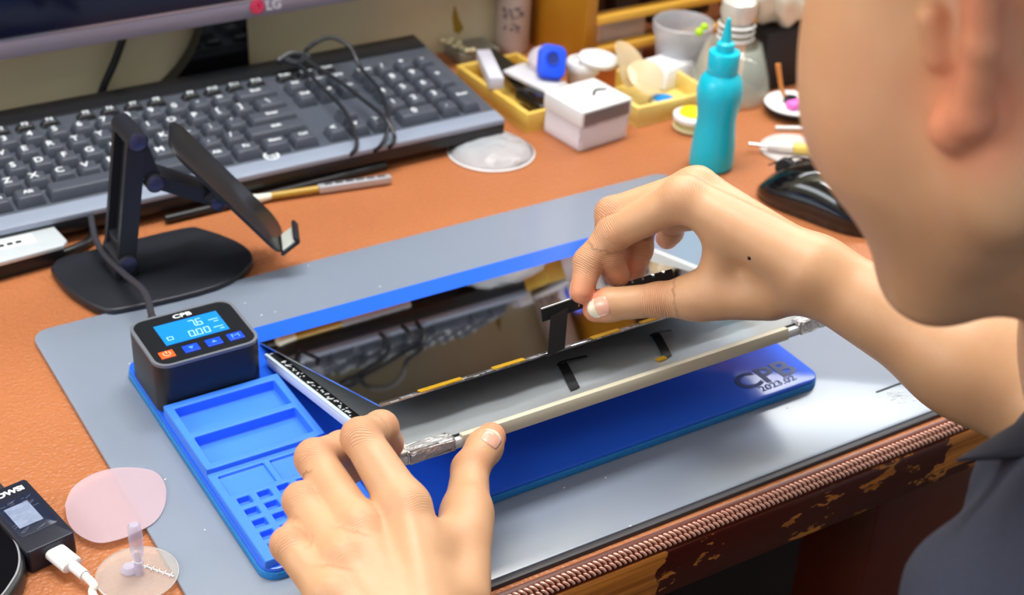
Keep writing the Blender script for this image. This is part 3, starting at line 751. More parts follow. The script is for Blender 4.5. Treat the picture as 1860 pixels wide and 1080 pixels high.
b = BM(); box(b, (J0.x, HYc + 0.016, 0.0125), (0.018, 0.026, 0.012), bev=0.003); srel(mesh_obj('base_hinge', b, M['stand'], st, True))
b = BM(); arm(b, J1, J2, 0.0056, HYc + 0.002, HYc + 0.0075); arm(b, J1, J2, 0.0056, HYc + 0.0245, HYc + 0.030); srel(mesh_obj('middle_link', b, M['stand'], st, True))
b = BM(); arm(b, J2, J3, 0.0046, HYc + 0.003, HYc + 0.029); srel(mesh_obj('upper_link', b, M['stand'], st, True))
for j, r in ((J0, .0068), (J1, .0070), (J2, .0064), (J3, .0064)):
    b = BM(); lathe(b, [(r, 0), (r, 0.033), (r - 0.0006, 0.0335)], 30, (j.x, HYc + 0.0320, j.z), (PI/2, 0, 0)); h = srel(mesh_obj('hinge_barrel', b, M['stand'], st, True))
    b = BM(); lathe(b, [(r - 0.0008, 0), (r - 0.0008, 0.0004), (r - 0.0014, 0.0008)], 30, (j.x, HYc - 0.0012, j.z), (PI/2, 0, 0)); mesh_obj('hinge_cap', b, M['cap'], h, True)['label'] = 'blue-violet round hinge cap'
# holder plate: a thin rounded plate, its width along y
yc = HYc + 0.004; HW = 0.025
wd_ = Vector((0.36, 0.933, 0)).normalized(); Cn = PY(412, 337, HYc - 0.004)
_r = ray(308, 240); T = CAMPOS + _r * ((Cn - CAMPOS).dot(wd_) / _r.dot(wd_))
_r = ray(512, 436); _k = (T - CAMPOS).dot(wd_) / _r.dot(wd_); Bt = CAMPOS + _r * _k
pd = (Bt - T); pl = pd.length; pd = pd.normalized()
Rp = Matrix((pd, wd_, pd.cross(wd_))).transposed()
b = BM(); prism(b, rrect(pl, 2 * HW, 0.014), -0.0012, 0.0012, 0.0004, 2, (T + Bt) / 2, Rp); srel(mesh_obj('holder_plate', b, mat('plate_dark', (34, 34, 38), 0.3), st, True))
fn = pd.cross(wd_)
sgn = 1 if fn.x > 0 else -1
b = BM()
c0 = Bt + fn * sgn * 0.0
for k, yy in ((0, -0.017),):
    box(b, Bt + fn * sgn * 0.0075 - wd_ * 0.010 - pd * 0.0012, (0.0022, 0.026, 0.016), Rp, bev=0.0008)
    box(b, Bt + fn * sgn * 0.0150 - wd_ * 0.010 - pd * 0.0035, (0.0055, 0.026, 0.0028), Rp, bev=0.0010)
srel(mesh_obj('front_lip', b, M['stand'], st, True))
b = BM(); box(b, Bt + fn * sgn * 0.0075 - wd_ * 0.010 - pd * 0.0028, (0.0008, 0.022, 0.0105), Rp); srel(mesh_obj('lip_pad', b, mat('lip_pad_grey', (196, 200, 196), 0.5), st))['label'] = 'pale grey rubber pad on the lip'
b = BM(); box(b, J3.lerp((T + Bt) / 2, 0.5) + Vector((0, 0.012, 0)), (0.010, 0.026, 0.016), Rp, bev=0.002); srel(mesh_obj('plate_mount', b, M['stand'], st, True))
# ------------------------------------------------------------------ things on the desk behind
def hz(p, v):
    """height above desk point p whose image row is v"""
    lo, hi = -0.1, 0.53
    Ri = CAMROT.transposed()
    for _ in range(50):
        m = (lo + hi) / 2; d = Ri @ (Vector((p[0], p[1], m)) - CAMPOS)
        if 540 - FPX * d.y / -d.z > v: lo = m
        else: hi = m
    return m
# wooden cabinet
cb = thing('wooden_cabinet', 'yellow-brown wooden drawer cabinet with open rails against the wall', 'cabinet', (0.94, 1.085, 0))
def crel(o): return rel(o, cb.location)
cx0, cx1, cy0, cy1, ch = 0.734, 1.15, 1.036, 1.142, 0.52
b = BM(); box(b, (cx0 + 0.006, (cy0+cy1)/2, ch/2), (0.012, cy1-cy0, ch), bev=0.001); crel(mesh_obj('side_board', b, M['cabwood'], cb, True))
b = BM(); box(b, (cx1 - 0.006, (cy0+cy1)/2, ch/2), (0.012, cy1-cy0, ch), bev=0.001); crel(mesh_obj('side_board', b, M['cabwood'], cb, True))
b = BM(); box(b, ((cx0+cx1)/2, cy1 - 0.003, ch/2), (cx1-cx0-0.024, 0.006, ch)); crel(mesh_obj('back_board', b, mat('cabinet_dark', (92, 60, 30), 0.6), cb))
b = BM(); box(b, ((cx0+cx1)/2, (cy0+cy1)/2, ch - 0.004), (cx1-cx0-0.024, cy1-cy0-0.006, 0.008)); crel(mesh_obj('top_board', b, M['cabwood'], cb))
for u, v in ((1085, 96), (1085, 40), (1085, -40), (1085, -130), (1085, -220), (1085, -330)):
    z = PY(u, v, cy0).z
    if z < 0.008: z = 0.010
    b = BM(); box(b, ((cx0+cx1)/2, cy0 + 0.006, z), (cx1-cx0-0.024, 0.012, 0.008), bev=0.001); crel(mesh_obj('front_rail', b, mat('rail_wood', (234, 178, 70), 0.4), cb, True))
dbm = mat('dark_brown', (66, 44, 34), 0.6)
for k in range(9):
    b = BM(); box(b, (cx0 + 0.03 + k * 0.045, cy0 + 0.05, 0.02 + (0.05 - 0.004 * (k % 4)) / 2 - 0.0), (0.018 + 0.01 * (k % 3), 0.02, 0.05 - 0.004 * (k % 4)), bev=0.002)
    crel(mesh_obj('inner_drawer', b, dbm, cb, True))
# tall translucent bottle
c = P(930, 88, 0); t = thing('cylindrical_bottle', 'tall pinkish-grey translucent bottle with worn grey print by the wall', 'bottle', c)
b = BM(); lathe(b, [(0.0145, 0), (0.0160, 0.0015), (0.0160, 0.085), (0.0135, 0.092), (0.008, 0.095)], 40); mesh_obj('bottle_body', b, mat('pink_grey_plastic', (204, 182, 172), 0.35, trans=0.2), t, True)
b = BM(); lathe(b, [(0.009, 0.095), (0.009, 0.108)], 30); mesh_obj('bottle_cap', b, M['white'], t, True)
b = BM()
for i in range(26):
    a = math.radians(-125 + random.uniform(-32, 32)); z = random.uniform(0.022, 0.046)
    box(b, (0.0161 * math.cos(a), 0.0161 * math.sin(a), z), (0.0004, random.uniform(.001, .005), random.uniform(.0008, .004)), (random.uniform(-.4, .4), 0, a))
mesh_obj('worn_print', b, mat('print_grey', (120, 112, 112), 0.6), t)
# grey case with pale beads next to the keyboard
c = P(855, 108, 0); t = thing('grey_case', 'flat grey plastic case beside the right end of the keyboard', 'case', c, rz=0.0)
b = BM(); box(b, (0.004, 0.004, 0.006), (0.042, 0.032, 0.012), bev=0.002); mesh_obj('case_body', b, mat('case_grey', (140, 138, 126), 0.5), t, True)
for i, (u, v) in enumerate(((806, 100), (816, 104), (826, 110), (838, 113), (848, 118), (858, 117), (820, 98), (834, 104))):
    b = BM(); bmesh.ops.create_icosphere(b, subdivisions=2, radius=0.0035)
    for vv in b.verts: vv.co.z *= 0.6
    o = mesh_obj('pale_bead', b, mat('bead_cream', (228, 220, 180), 0.4) if i == 0 else bpy.data.materials['bead_cream'], None, 'all')
    p = P(u, v, 0.0); o.location = (p.x, p.y, 0.0145 if abs(p.x - c.x - .004) < .024 and abs(p.y - c.y - .004) < .019 else 0.0022)
    tag(o, 'small cream-white bit beside the keyboard corner, %s' % ('farthest left', 'second from the left', 'left one of the middle pair', 'right of the middle, before the case', 'second from the right on the case', 'farthest right on the case', 'upper left behind the row', 'upper right behind the row')[i], 'bead', 'cream bits by the keyboard')
# wooden trays
def wtray(name, label, c0, sx, sy, h, rz, wall=0.0045, m=None):
    t = thing(name, label, 'tray', c0, rz=rz)
    m = m or M['yellowwood']
    b = BM(); box(b, (sx/2, sy/2, 0.0015), (sx, sy, 0.003)); mesh_obj('tray_floor', b, m, t)
    for (cx, cy, w, d) in ((sx/2, wall/2, sx, wall), (sx/2, sy - wall/2, sx, wall), (wall/2, sy/2, wall, sy - 2*wall), (sx - wall/2, sy/2, wall, sy - 2*wall)):
        b = BM(); box(b, (cx, cy, 0.003 + (h - 0.003)/2), (w, d, h - 0.003), bev=0.0006); mesh_obj('tray_side', b, m, t, True)
    return t
f0 = P(956, 243, 0); h1 = hz(f0, 208)
r0 = P(1040, 217, 0)   # direction of the front edge
l0 = P(828, 118, h1); a1 = math.atan2(l0.y - f0.y, l0.x - f0.x) - PI/2
a1 = max(-0.2, min(0.35, a1))
t1 = wtray('wooden_tray', 'pale wooden tray holding black tweezers next to the keyboard', (f0.x, f0.y, 0), 0.066, (Vector((l0.x, l0.y)) - Vector((f0.x, f0.y))).length, h1, a1, m=M['yellowwood'])
f1 = P(1155, 232, 0); h2 = hz(f1, 197)
t2 = wtray('wooden_tray', 'pale wooden tray holding a small bright blue disc', (f1.x, f1.y, 0), 0.082, 0.078, h2, 0.0, m=mat('pale_wood_light', (238, 214, 130), 0.5, var=(30, (222, 190, 96), 0.6)))
# white-violet stick box on the first tray
def slab_obj(name, m, a, c, w, th, bev=0.001):
    a = Vector(a); c = Vector(c); d = c - a; mid = (a + c) / 2
    Rr = frame_rot(d, Vector((0, 0, 1)).cross(d).normalized())
    b = BM(); box(b, (0, 0, 0), (d.length, w, th), bev=bev); o = mesh_obj(name, b, m, None, True)
    o.location = mid; o.rotation_euler = Rr.to_euler(); return o
tag(slab_obj('stick_box', mat('pale_violet', (206, 206, 222), 0.4), P(878, 100, h1 + 0.003), P(902, 152, h1 + 0.006), 0.013, 0.011), 'pale violet-white narrow box lying across the wooden tray', 'box')
tw = thing('tweezers', 'black pointed tweezers lying in the wooden tray', 'tweezers', P(955, 150, h1))
b = BM()
for s in (-1, 1):
    p0, p1, p2 = P(984, 190, 0.012), P(940, 140, h1 * 0.75 + .003), P(888, 92, h1 + 0.004)
    off = Vector((0.006 * s, 0.001, 0))
    ribbon(b, [p0 + off, p1 + off * 0.9, p2 + off * 0.1], Vector((0.004, 0.0, 0.001)), 0.002, 5)
rel(mesh_obj('tweezer_arms', b, mat('tweezer_dark', (52, 48, 40), 0.35, 0.4), tw, True), tw.location)
b = BM(); box(b, P(975, 181, 0.013), (0.022, 0.034, 0.010), (0.1, 0, 0.2), bev=0.003); tag(mesh_obj('black_clip', b, M['black_gloss'], None, True), 'glossy black plastic clip in the near corner of the wooden tray', 'clip')
# clear plastic bag piece and small white things
b = BM(); box(b, P(972, 142, h1 + 0.003), (0.030, 0.050, 0.004), (0.1, 0.05, 0.35), bev=0.0015); tag(mesh_obj('plastic_sleeve', b, mat('sleeve_white', (226, 224, 230), 0.3, trans=0.2), None, True), 'whitish plastic sleeve on the tray under the blue cap', 'sleeve')
b = BM(); c = P(990, 112, h1 + 0.010); lathe(b, [(0.015, 0), (0.0155, 0.003), (0.013, 0.006), (0.006, 0.0075)], 30, c, (0.5, -0.3, 0)); tag(mesh_obj('frosted_disc', b, M['frost'], None, True), 'small frosted round disc behind the blue rubber cap', 'disc')
bc = thing('rubber_cap', 'bright blue rubber cap with a round dimple leaning on the tray', 'cap', P(1002, 113, h1 + 0.017))
view = Vector((-0.36, -0.70, 0.62)).normalized()
Rb = frame_rot(Vector((1, -0.25, 0.0)), view.cross(Vector((1, -0.25, 0)))); Rb = Rb @ Matrix.Rotation(-0.25, 3, 'Z')
b = BM(); prism(b, rrect(0.0245, 0.030, 0.0075), -0.005, 0.004, 0.0015, 3); 
o = mesh_obj('cap_body', b, M['bluecap'], bc, True); bc.rotation_euler = Rb.to_euler()
b = BM(); lathe(b, [(0.0055, 0.0041), (0.0065, 0.0050), (0.0072, 0.0041), (0.0065, 0.0038)], 26, (0, 0.002, 0), cap=False); mesh_obj('cap_ring', b, M['bluecap'], bc, True)
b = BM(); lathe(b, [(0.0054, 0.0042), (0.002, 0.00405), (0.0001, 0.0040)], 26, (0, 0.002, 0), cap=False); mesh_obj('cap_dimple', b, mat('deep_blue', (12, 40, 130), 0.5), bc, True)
# white jar
c = P(1058, 166, 0.0); t = thing('white_jar', 'short white plastic jar with a blue band at its foot', 'jar', (c.x, c.y, 0.004))
k = hz(c, 100)
b = BM(); lathe(b, [(0.0135, 0), (0.0145, 0.002), (0.0150, 0.016), (0.0165, 0.018), (0.0168, k - 0.012), (0.0155, k - 0.009), (0.0125, k - 0.009), (0.0120, k - 0.012)], 40); mesh_obj('jar_body', b, M['white'], t, True)
b = BM(); lathe(b, [(0.0150, 0.0), (0.0152, 0.0028)], 40, cap=False); mesh_obj('blue_band', b, M['bluecap'], t, True)
c = P(1086, 112, 0.030); b = BM(); lathe(b, [(0.017, 0), (0.0178, 0.002), (0.0175, 0.004), (0.015, 0.005)], 36, c, (0.1, 0.05, 0)); tag(mesh_obj('white_disc', b, M['white'], None, True), 'flat round white disc lying beside the white jar', 'disc')
b = BM(); box(b, (c.x + 0.004, c.y + 0.004, 0.015), (0.024, 0.024, 0.030), bev=0.002); tag(mesh_obj('orange_box', b, mat('orange_card', (196, 100, 44), 0.6), None, True), 'small orange-brown box under the flat white disc', 'box')
# clear acrylic stand behind
c = P(1105, 130, 0.0); t = thing('acrylic_stand', 'clear acrylic stand with pinkish edges in front of the wooden cabinet', 'stand', (c.x + 0.012, c.y + 0.012, 0))
acr = mat('acrylic', (236, 222, 214), 0.1, alpha=0.38)
b = BM(); box(b, (0, 0, 0.021), (0.068, 0.002, 0.042), bev=0.0004); mesh_obj('clear_front', b, acr, t)
b = BM(); box(b, (0, 0.012, 0.0425), (0.068, 0.026, 0.002), bev=0.0004); mesh_obj('clear_top', b, acr, t)
for x in (-0.0345, -0.019):
    b = BM(); box(b, (x, 0.0, 0.021), (0.0035, 0.003, 0.042)); mesh_obj('pink_edge', b, mat('pink_edge', (226, 178, 160), 0.3), t)
# amber film discs
for (u, v, z, r, rx, ry, lab) in ((1140, 115, 0.034, 0.021, 1.0, 0.35, 'large translucent amber film disc standing in the second tray'), (1172, 140, 0.026, 0.017, 0.7, -0.3, 'smaller clear curled film disc leaning in the second tray')):
    c = P(u, v, z); b = BM(); n = 40
    ring = [b.verts.new((r * math.cos(2*PI*i/n), r * math.sin(2*PI*i/n), 0.15 * r * math.cos(4*PI*i/n))) for i in range(n)]
    r2_ = [b.verts.new((r * math.cos(2*PI*i/n), r * math.sin(2*PI*i/n), 0.0006 + 0.15 * r * math.cos(4*PI*i/n))) for i in range(n)]
    c0_ = b.verts.new((0, 0, 0)); c1_ = b.verts.new((0, 0, 0.0006))
    for i in range(n):
        b.faces.new((ring[i-1], ring[i], r2_[i], r2_[i-1])); b.faces.new((ring[i], ring[i-1], c0_)); b.faces.new((r2_[i-1], r2_[i], c1_))
    o = tag(mesh_obj('film_disc', b, mat('amber_film', (236, 214, 176), 0.2, alpha=0.6), None, True), lab, 'film disc'); o.location = c; o.rotation_euler = (rx, ry, 0.3)
# blue disc in the second tray
c = P(1205, 170, 0.012); b = BM(); lathe(b, [(0.010, 0), (0.0125, 0.001), (0.0125, 0.0035), (0.010, 0.0042), (0.006, 0.0036), (0.0001, 0.0036)], 36); o = tag(mesh_obj('blue_disc', b, [mat('disc_rim', (190, 184, 150), 0.4), ], None, True), 'small disc with bright blue centre lying in the second tray', 'disc'); o.location = (c.x, c.y, 0.0035)
b = BM(); lathe(b, [(0.0085, 0.0038), (0.0085, 0.0050), (0.007, 0.0056), (0.0001, 0.0058)], 30); mesh_obj('blue_centre', b, mat('sky_blue', (10, 140, 226), 0.3), o, True)
b = BM(); c = P(1160, 192, h2 - .004); box(b, (c.x - 0.006, c.y + 0.008, h2 * 0.5), (0.010, 0.022, h2 * 0.5), (0, 0, 0.3), bev=0.002); tag(mesh_obj('white_wrapper', b, M['paper'], None, True), 'white wrapper in the near left corner of the second tray', 'wrapper')
b = BM(); c = P(1215, 112, 0.02); box(b, (c.x, c.y, 0.012), (0.052, 0.036, 0.020), (0.05, 0.1, 0.3), bev=0.003, taper=(0.8, 0.8)); tag(mesh_obj('folded_tissue', b, M['paper'], None, True), 'folded white tissue behind the second tray under the plastic cup', 'tissue')
# foam block and slotted white box
q0, q1, q2 = P(1000, 235, 0), P(1052, 277, 0), P(1138, 250, 0)
hf = hz(q1, 232); hb = hz(q1, 203)
bx = Vector((q2.x - q1.x, q2.y - q1.y)); rz_ = math.atan2(bx.y, bx.x); wX = bx.length; wY = (Vector((q0.x, q0.y)) - Vector((q1.x, q1.y))).length
b = BM(); box(b, (wX/2, wY/2, hf/2), (wX, wY, hf), bev=0.002, seg=2); bmesh.ops.subdivide_edges(b, edges=b.edges[:], cuts=2, use_grid_fill=True)
for v in b.verts:
    if v.co.z > 0.004: v.co += Vector((random.uniform(-1, 1), random.uniform(-1, 1), random.uniform(-1, 1))) * 0.0007
o = tag(mesh_obj('foam_block', b, mat('white_foam', (232, 230, 240), 0.8), None, True), 'square white foam block on the leather beside the wooden tray', 'foam block'); at(o, (q1.x, q1.y, 0), rz_)
t = thing('slotted_box', 'small white box with dark slot and mirrored front on the foam block', 'box', (q1.x - 0.001, q1.y - 0.002, hf + 0.0008), rz=rz_)
hh = hb - hf
b = BM(); box(b, (wX/2, wY/2, hh/2), (wX + 0.002, wY + 0.002, hh), bev=0.0008); mesh_obj('box_shell', b, M['white'], t, True)
b = BM(); box(b, (wX/2, -0.0008, hh/2 - 0.0005), (wX * 0.94, 0.001, hh * 0.8)); mesh_obj('mirror_front', b, mat('mirror_grey', (128, 124, 130), 0.3, 0.4), t)
b = BM(); tube(b, [(wX*0.55, wY*0.42, hh), (wX*0.7, wY*0.56, hh + 0.0004), (wX*0.88, wY*0.5, hh)], 0.0012, 8); mesh_obj('dark_slot', b, M['black'], t)
# plastic cup with dark things inside
c = P(1232, 132, 0.0); hcup = hz(c, 38)
t = thing('plastic_cup', 'frosted plastic cup with dark bits inside by the glass flask', 'cup', (c.x, c.y, 0))
b = BM(); H = hcup
lathe(b, [(0.020, 0), (0.021, 0.001), (0.0262, H - 0.009), (0.0275, H - 0.009), (0.0280, H - 0.001), (0.0268, H), (0.0255, H - 0.002), (0.0245, H - 0.009), (0.0195, 0.003), (0.0001, 0.003)], 48); mesh_obj('cup_wall', b, mat('cup_frost', (222, 224, 232), 0.25, alpha=0.42), t, True)
b = BM()
for k in range(10):
    a = random.uniform(0, 6.28); r = random.uniform(0, 0.012); box(b, (r*math.cos(a), r*math.sin(a), H - 0.02 + random.uniform(-.012, .004)), (0.010, 0.008, 0.008), (random.random(), random.random(), random.random()), bev=0.001)
lathe(b, [(0.017, 0.004), (0.0195, H - 0.026), (0.0001, H - 0.022)], 20)
mesh_obj('dark_bits', b, mat('dark_bits', (70, 72, 78), 0.6), t)
for k, (u, v) in enumerate(((1270, 58), (1279, 49))):
    b = BM(); bmesh.ops.create_icosphere(b, subdivisions=2, radius=0.0038); o = tag(mesh_obj('green_bead', b, M['green'], None, 'all'), 'tiny yellow-green bead on the cup rim, %s of the two' % ('left lower' if k == 0 else 'right upper'), 'bead', 'yellow-green beads on the cup rim'); o.location = P(u, v, H + 0.001)
# flask
c = P(1322, 172, 0.0); hF = hz(c, 45)
t = thing('glass_flask', 'clear conical glass flask standing behind the teal bottle', 'flask', (c.x, c.y, 0))
b = BM()
outp = [(0.0001, 0.0008), (0.030, 0.0), (0.0355, 0.002), (0.0370, 0.008), (0.0350, 0.018), (0.0245, 0.050), (0.0180, hF - 0.022), (0.0150, hF - 0.014), (0.0150, hF - 0.002), (0.0172, hF)]
inn = [(0.0160, hF - 0.0006), (0.0138, hF - 0.003), (0.0138, hF - 0.014), (0.0166, hF - 0.022), (0.0230, 0.050), (0.0334, 0.018), (0.0352, 0.008), (0.033, 0.0035), (0.0001, 0.003)]
lathe(b, outp + inn, 56, cap=False); mesh_obj('flask_glass', b, mat('flask_glass', (216, 222, 208), 0.05, alpha=0.2), t, 'all')
for z in (hF - 0.012, hF - 0.006, hF):
    b = BM(); lathe(b, [(0.0150, z), (0.0168, z + 0.0012), (0.0150, z + 0.0024)], 40, cap=False); mesh_obj('neck_ring', b, M['white'], t, True)
b = BM(); lathe(b, [(0.0120, hF - 0.002), (0.0135, hF + 0.004), (0.0160, hF + 0.012), (0.0150, hF + 0.022), (0.008, hF + 0.027)], 32); mesh_obj('flask_stopper', b, mat('stopper', (214, 212, 206), 0.25, 0.2), t, True)
# white crumpled plastic bag, black box and brush behind the head
c = P(1400, 75, 0.03)
b = BM(); bmesh.ops.create_icosphere(b, subdivisions=4, radius=0.04)
for v in b.verts:
    n = v.co.normalized(); v.co = Vector((v.co.x * 1.2, v.co.y * 0.6, v.co.z * 0.85)) + n * 0.007 * math.sin(9*n.x + 4*n.z) * math.cos(7*n.y + 5*n.z)
bl = BM(); box(bl, (P(1420, 165, 0).x + 0.012, P(1420, 165, 0).y + 0.02, 0.028), (0.065, 0.03, 0.056), bev=0.003); bb_ = tag(mesh_obj('black_box', bl, M['black_matte'], None, True), 'black box standing behind the white dish near the flask', 'box')
o = tag(mesh_obj('plastic_bag', b, mat('bag_white', (236, 234, 214), 0.25), None, 'all'), 'crumpled cream-white plastic bag on top of the black box', 'bag'); o.location = (P(1420, 165, 0).x + 0.012, P(1420, 165, 0).y + 0.02, 0.092)
dc = P(1432, 212, 0.0)
t = thing('white_dish', 'round white dish with dark underside holding a pink piece', 'dish', (dc.x + 0.008, dc.y + 0.004, 0))
b = BM(); lathe(b, [(0.014, 0), (0.020, 0.002), (0.0265, 0.008), (0.0262, 0.0085)], 40); mesh_obj('dish_base', b, M['black_matte'], t, True)
b = BM(); lathe(b, [(0.0255, 0.0088), (0.0262, 0.0100), (0.0255, 0.0108), (0.010, 0.0100), (0.0001, 0.0100)], 40); mesh_obj('dish_plate', b, M['white'], t, True)
pk = thing('pink_piece', 'bright pink plastic piece with dark disc lying in the white dish', 'clip', (dc.x + 0.002, dc.y - 0.006, 0.0112))
b = BM(); box(b, (0, 0, 0.003), (0.018, 0.010, 0.006), bev=0.0012); mesh_obj('pink_block', b, mat('pink', (244, 118, 214), 0.4), pk, True)
b = BM(); lathe(b, [(0.0065, 0), (0.0065, 0.003)], 24, (0.004, 0.0125, 0.0005)); mesh_obj('dark_disc', b, M['black'], pk, True)
b = BM(); tube(b, [(dc.x + 0.004, dc.y + 0.010, 0.012), (dc.x, dc.y + 0.014, 0.022), PY(1413, 116, dc.y + 0.020)], lambda f: 0.0014 + 0.001 * f, 10)
tag(mesh_obj('small_brush', b, mat('brush_orange', (206, 134, 66), 0.5), None, True), 'thin orange-brown brush sticking up from the white dish', 'brush')
tag(slab_obj('white_stick', M['white'], P(1408, 232, 0.002), P(1475, 233, 0.002), 0.004, 0.003), 'short white stick on the leather in front of the dish', 'stick')
# yellow and white round container
yc_ = P(1246, 236, 0.0)
t = thing('yellow_container', 'open round cream container with yellow inside left of the teal bottle', 'container', (yc_.x + 0.006, yc_.y, 0))
b = BM(); lathe(b, [(0.013, 0), (0.0165, 0.002), (0.0168, 0.0035), (0.0130, 0.0042)], 36); mesh_obj('lower_shell', b, mat('cream_shell', (230, 222, 176), 0.4), t, True)
b = BM(); lathe(b, [(0.010, 0.0042), (0.014, 0.0085)], 30, cap=False); mesh_obj('hinge_wall', b, bpy.data.materials['cream_shell'], t, True)
b = BM(); lathe(b, [(0.0150, 0.009), (0.0172, 0.0105), (0.0170, 0.0135), (0.0150, 0.0142), (0.0001, 0.0142)], 36); mesh_obj('upper_shell', b, M['white'], t, True)
b = BM(); lathe(b, [(0.0125, 0.0140), (0.0118, 0.0158), (0.0001, 0.0164)], 30, (0.001, 0.001, 0)); mesh_obj('yellow_filling', b, M['yellow'], t, True)
# teal squeeze bottle
c = P(1296, 304, 0.0)
t = thing('squeeze_bottle', 'teal plastic squeeze bottle with a pointed nozzle', 'bottle', (c.x, c.y + 0.004, 0))
b = BM(); lathe(b, [(0.0155, 0), (0.0178, 0.0018), (0.0182, 0.006), (0.0176, 0.020), (0.0160, 0.038), (0.0158, 0.044), (0.0172, 0.055), (0.0184, 0.062), (0.0186, 0.068), (0.0170, 0.076), (0.0138, 0.081), (0.0120, 0.0825), (0.0118, 0.0832)], 56); mesh_obj('bottle_body', b, M['teal'], t, True)
b = BM(); lathe(b, [(0.0122, 0.0830), (0.0126, 0.0850), (0.0126, 0.0985), (0.0118, 0.1000), (0.0075, 0.1005)], 56); mesh_obj('screw_collar', b, M['teal'], t, True)
b = BM(); lathe(b, [(0.0072, 0.1004), (0.0072, 0.1065), (0.0060, 0.1080), (0.0044, 0.1085), (0.0016, 0.1270), (0.0010, 0.1275)], 36); mesh_obj('nozzle', b, M['teal'], t, True)
# clear dome dish on the leather
c = P(892, 277, 0.0)
t = thing('clear_dome', 'flat round clear plastic dome on the leather in front of the keyboard corner', 'dome', (c.x, c.y, 0))
dm = mat('dome_plastic', (222, 228, 236), 0.1, alpha=0.5, bump=('noise', 45, 0.9, 0.006))
b = BM(); lathe(b, [(0.0352, 0), (0.0355, 0.0008), (0.0320, 0.0030), (0.0290, 0.0062), (0.020, 0.0090), (0.008, 0.0100), (0.0001, 0.0102)], 56)
for v in b.verts: v.co += Vector((0, 0, 0.0012 * math.sin(v.co.x * 220) * math.cos(v.co.y * 190) if v.co.z > 0.002 else 0))
mesh_obj('dome_shell', b, dm, t, 'all')
b = BM(); lathe(b, [(0.0352, 0.0002), (0.0362, 0.0010), (0.0352, 0.0018)], 56, cap=False); mesh_obj('dome_rim', b, M['white'], t, True)
# computer mouse
ms = thing('computer_mouse', 'glossy black computer mouse on the leather at the right', 'mouse', (0.765, 0.742, 0), rz=math.atan2(0.94, -0.35) )
b = BM()
nu, nv_ = 36, 18
grid = []
for i in range(nu + 1):
    s = i / nu; x = (s - 0.5) * 0.112
    w = 0.031 * (1 - abs(2*s - 1) ** 3.2) ** 0.5 * (1 - 0.10 * math.sin(PI * s)) + 1e-4
    hgt = 0.0365 * (max(0, 1 - (2*(s - 0.06 * math.sin(PI*s)) - 0.92) ** 2 * 0.85)) ** 0.6 * (0.45 + 0.55 * (1 - abs(2*s-1) ** 4))
    row = []
    for j in range(nv_ + 1):
        a = PI * j / nv_
        ca = math.cos(a); sa = math.sin(a)
        row.append(b.verts.new((x, w * math.copysign(abs(ca) ** 0.75, ca), 0.001 + hgt * sa ** 0.62)))
    grid.append(row)
for i in range(nu):
    for j in range(nv_): b.faces.new((grid[i][j], grid[i+1][j], grid[i+1][j+1], grid[i][j+1]))
    b.faces.new((grid[i][nv_], grid[i+1][nv_], grid[i+1][0], grid[i][0]))
mesh_obj('mouse_shell', b, M['black_gloss'], ms, 'all')
b = BM(); tube(b, [(0.010, 0, 0.0368), (0.03, 0, 0.0345), (0.052, 0, 0.020)], 0.0007, 6); mesh_obj('button_gap', b, M['black_matte'], ms, True)
b = BM(); lathe(b, [(0.0085, -0.003), (0.0092, -0.002), (0.0092, 0.002), (0.0085, 0.003)], 28, (0.036, 0, 0.0222), (PI/2, 0, 0)); mesh_obj('scroll_wheel', b, M['black_matte'], ms, True)
# petri film under syringe
pc = P(1432, 275, 0.0)
b = BM(); lathe(b, [(0.027, 0.0002), (0.0285, 0.0010), (0.027, 0.0024), (0.0001, 0.003)], 44); o = tag(mesh_obj('silicone_disc', b, mat('milky_film', (224, 214, 212), 0.3, alpha=0.75), None, True), 'milky translucent round disc under the syringe by the mouse', 'disc'); o.location = (pc.x + 0.005, pc.y, 0.0)
sy = thing('syringe', 'small syringe with blunt needle and yellow band beside the mouse', 'syringe', (pc.x, pc.y + .004, 0.007))
n0_, n1_, n2_, n3_, n4_ = P(1360, 261, 0.007), P(1394, 265, 0.007), P(1412, 266, 0.0075), P(1440, 268, 0.008), P(1500, 272, 0.008)
for nm, a, c2, r, m_ in (('needle', n0_, n1_, 0.0012, M['silver']), ('needle_hub', n1_, n2_, 0.0034, M['white']), ('barrel', n2_, n3_, 0.0044, mat('barrel', (236, 232, 226), 0.3)), ('yellow_band', n3_, n4_, 0.0046, mat('pale_yellow', (240, 214, 110), 0.4))):
    b = BM(); cyl(b, a, c2, r, 20); rel(mesh_obj(nm, b, m_, sy, True), sy.location)

# ------------------------------------------------------------------ things in front of the keyboard and at the left edge
pen = thing('craft_knife', 'slim pen tool with amber shaft and dashed silver grip on the leather', 'pen tool', P(590, 343, 0.004))
def prl(o): return rel(o, pen.location)
k0, k1, k2, k3 = P(462, 362, 0.0045), P(492, 356, 0.0045), P(578, 343, 0.0045), P(710, 324, 0.0045)
b = BM(); cyl(b, k0, k1, 0.0038, 16, 0.0026); bmesh.ops.create_icosphere(b, subdivisions=2, radius=0.0042, matrix=Matrix.Translation(k0)); prl(mesh_obj('white_tip', b, mat('tip_white', (236, 236, 216), 0.3), pen, True))
b = BM(); cyl(b, k1, k2, 0.0028, 16); prl(mesh_obj('amber_shaft', b, mat('amber_clear', (206, 168, 70), 0.15, trans=0.3), pen, True))
d_ = (k3 - k2).normalized(); sd = Vector((0, 0, 1)).cross(d_)
b = BM(); Rq = frame_rot(d_, sd); box(b, (k2 + k3) / 2, ((k3-k2).length, 0.0062, 0.0062), Rq, bev=0.0012); prl(mesh_obj('silver_grip', b, mat('grip_silver', (198, 202, 210), 0.3, 0.5), pen, True))
b = BM()
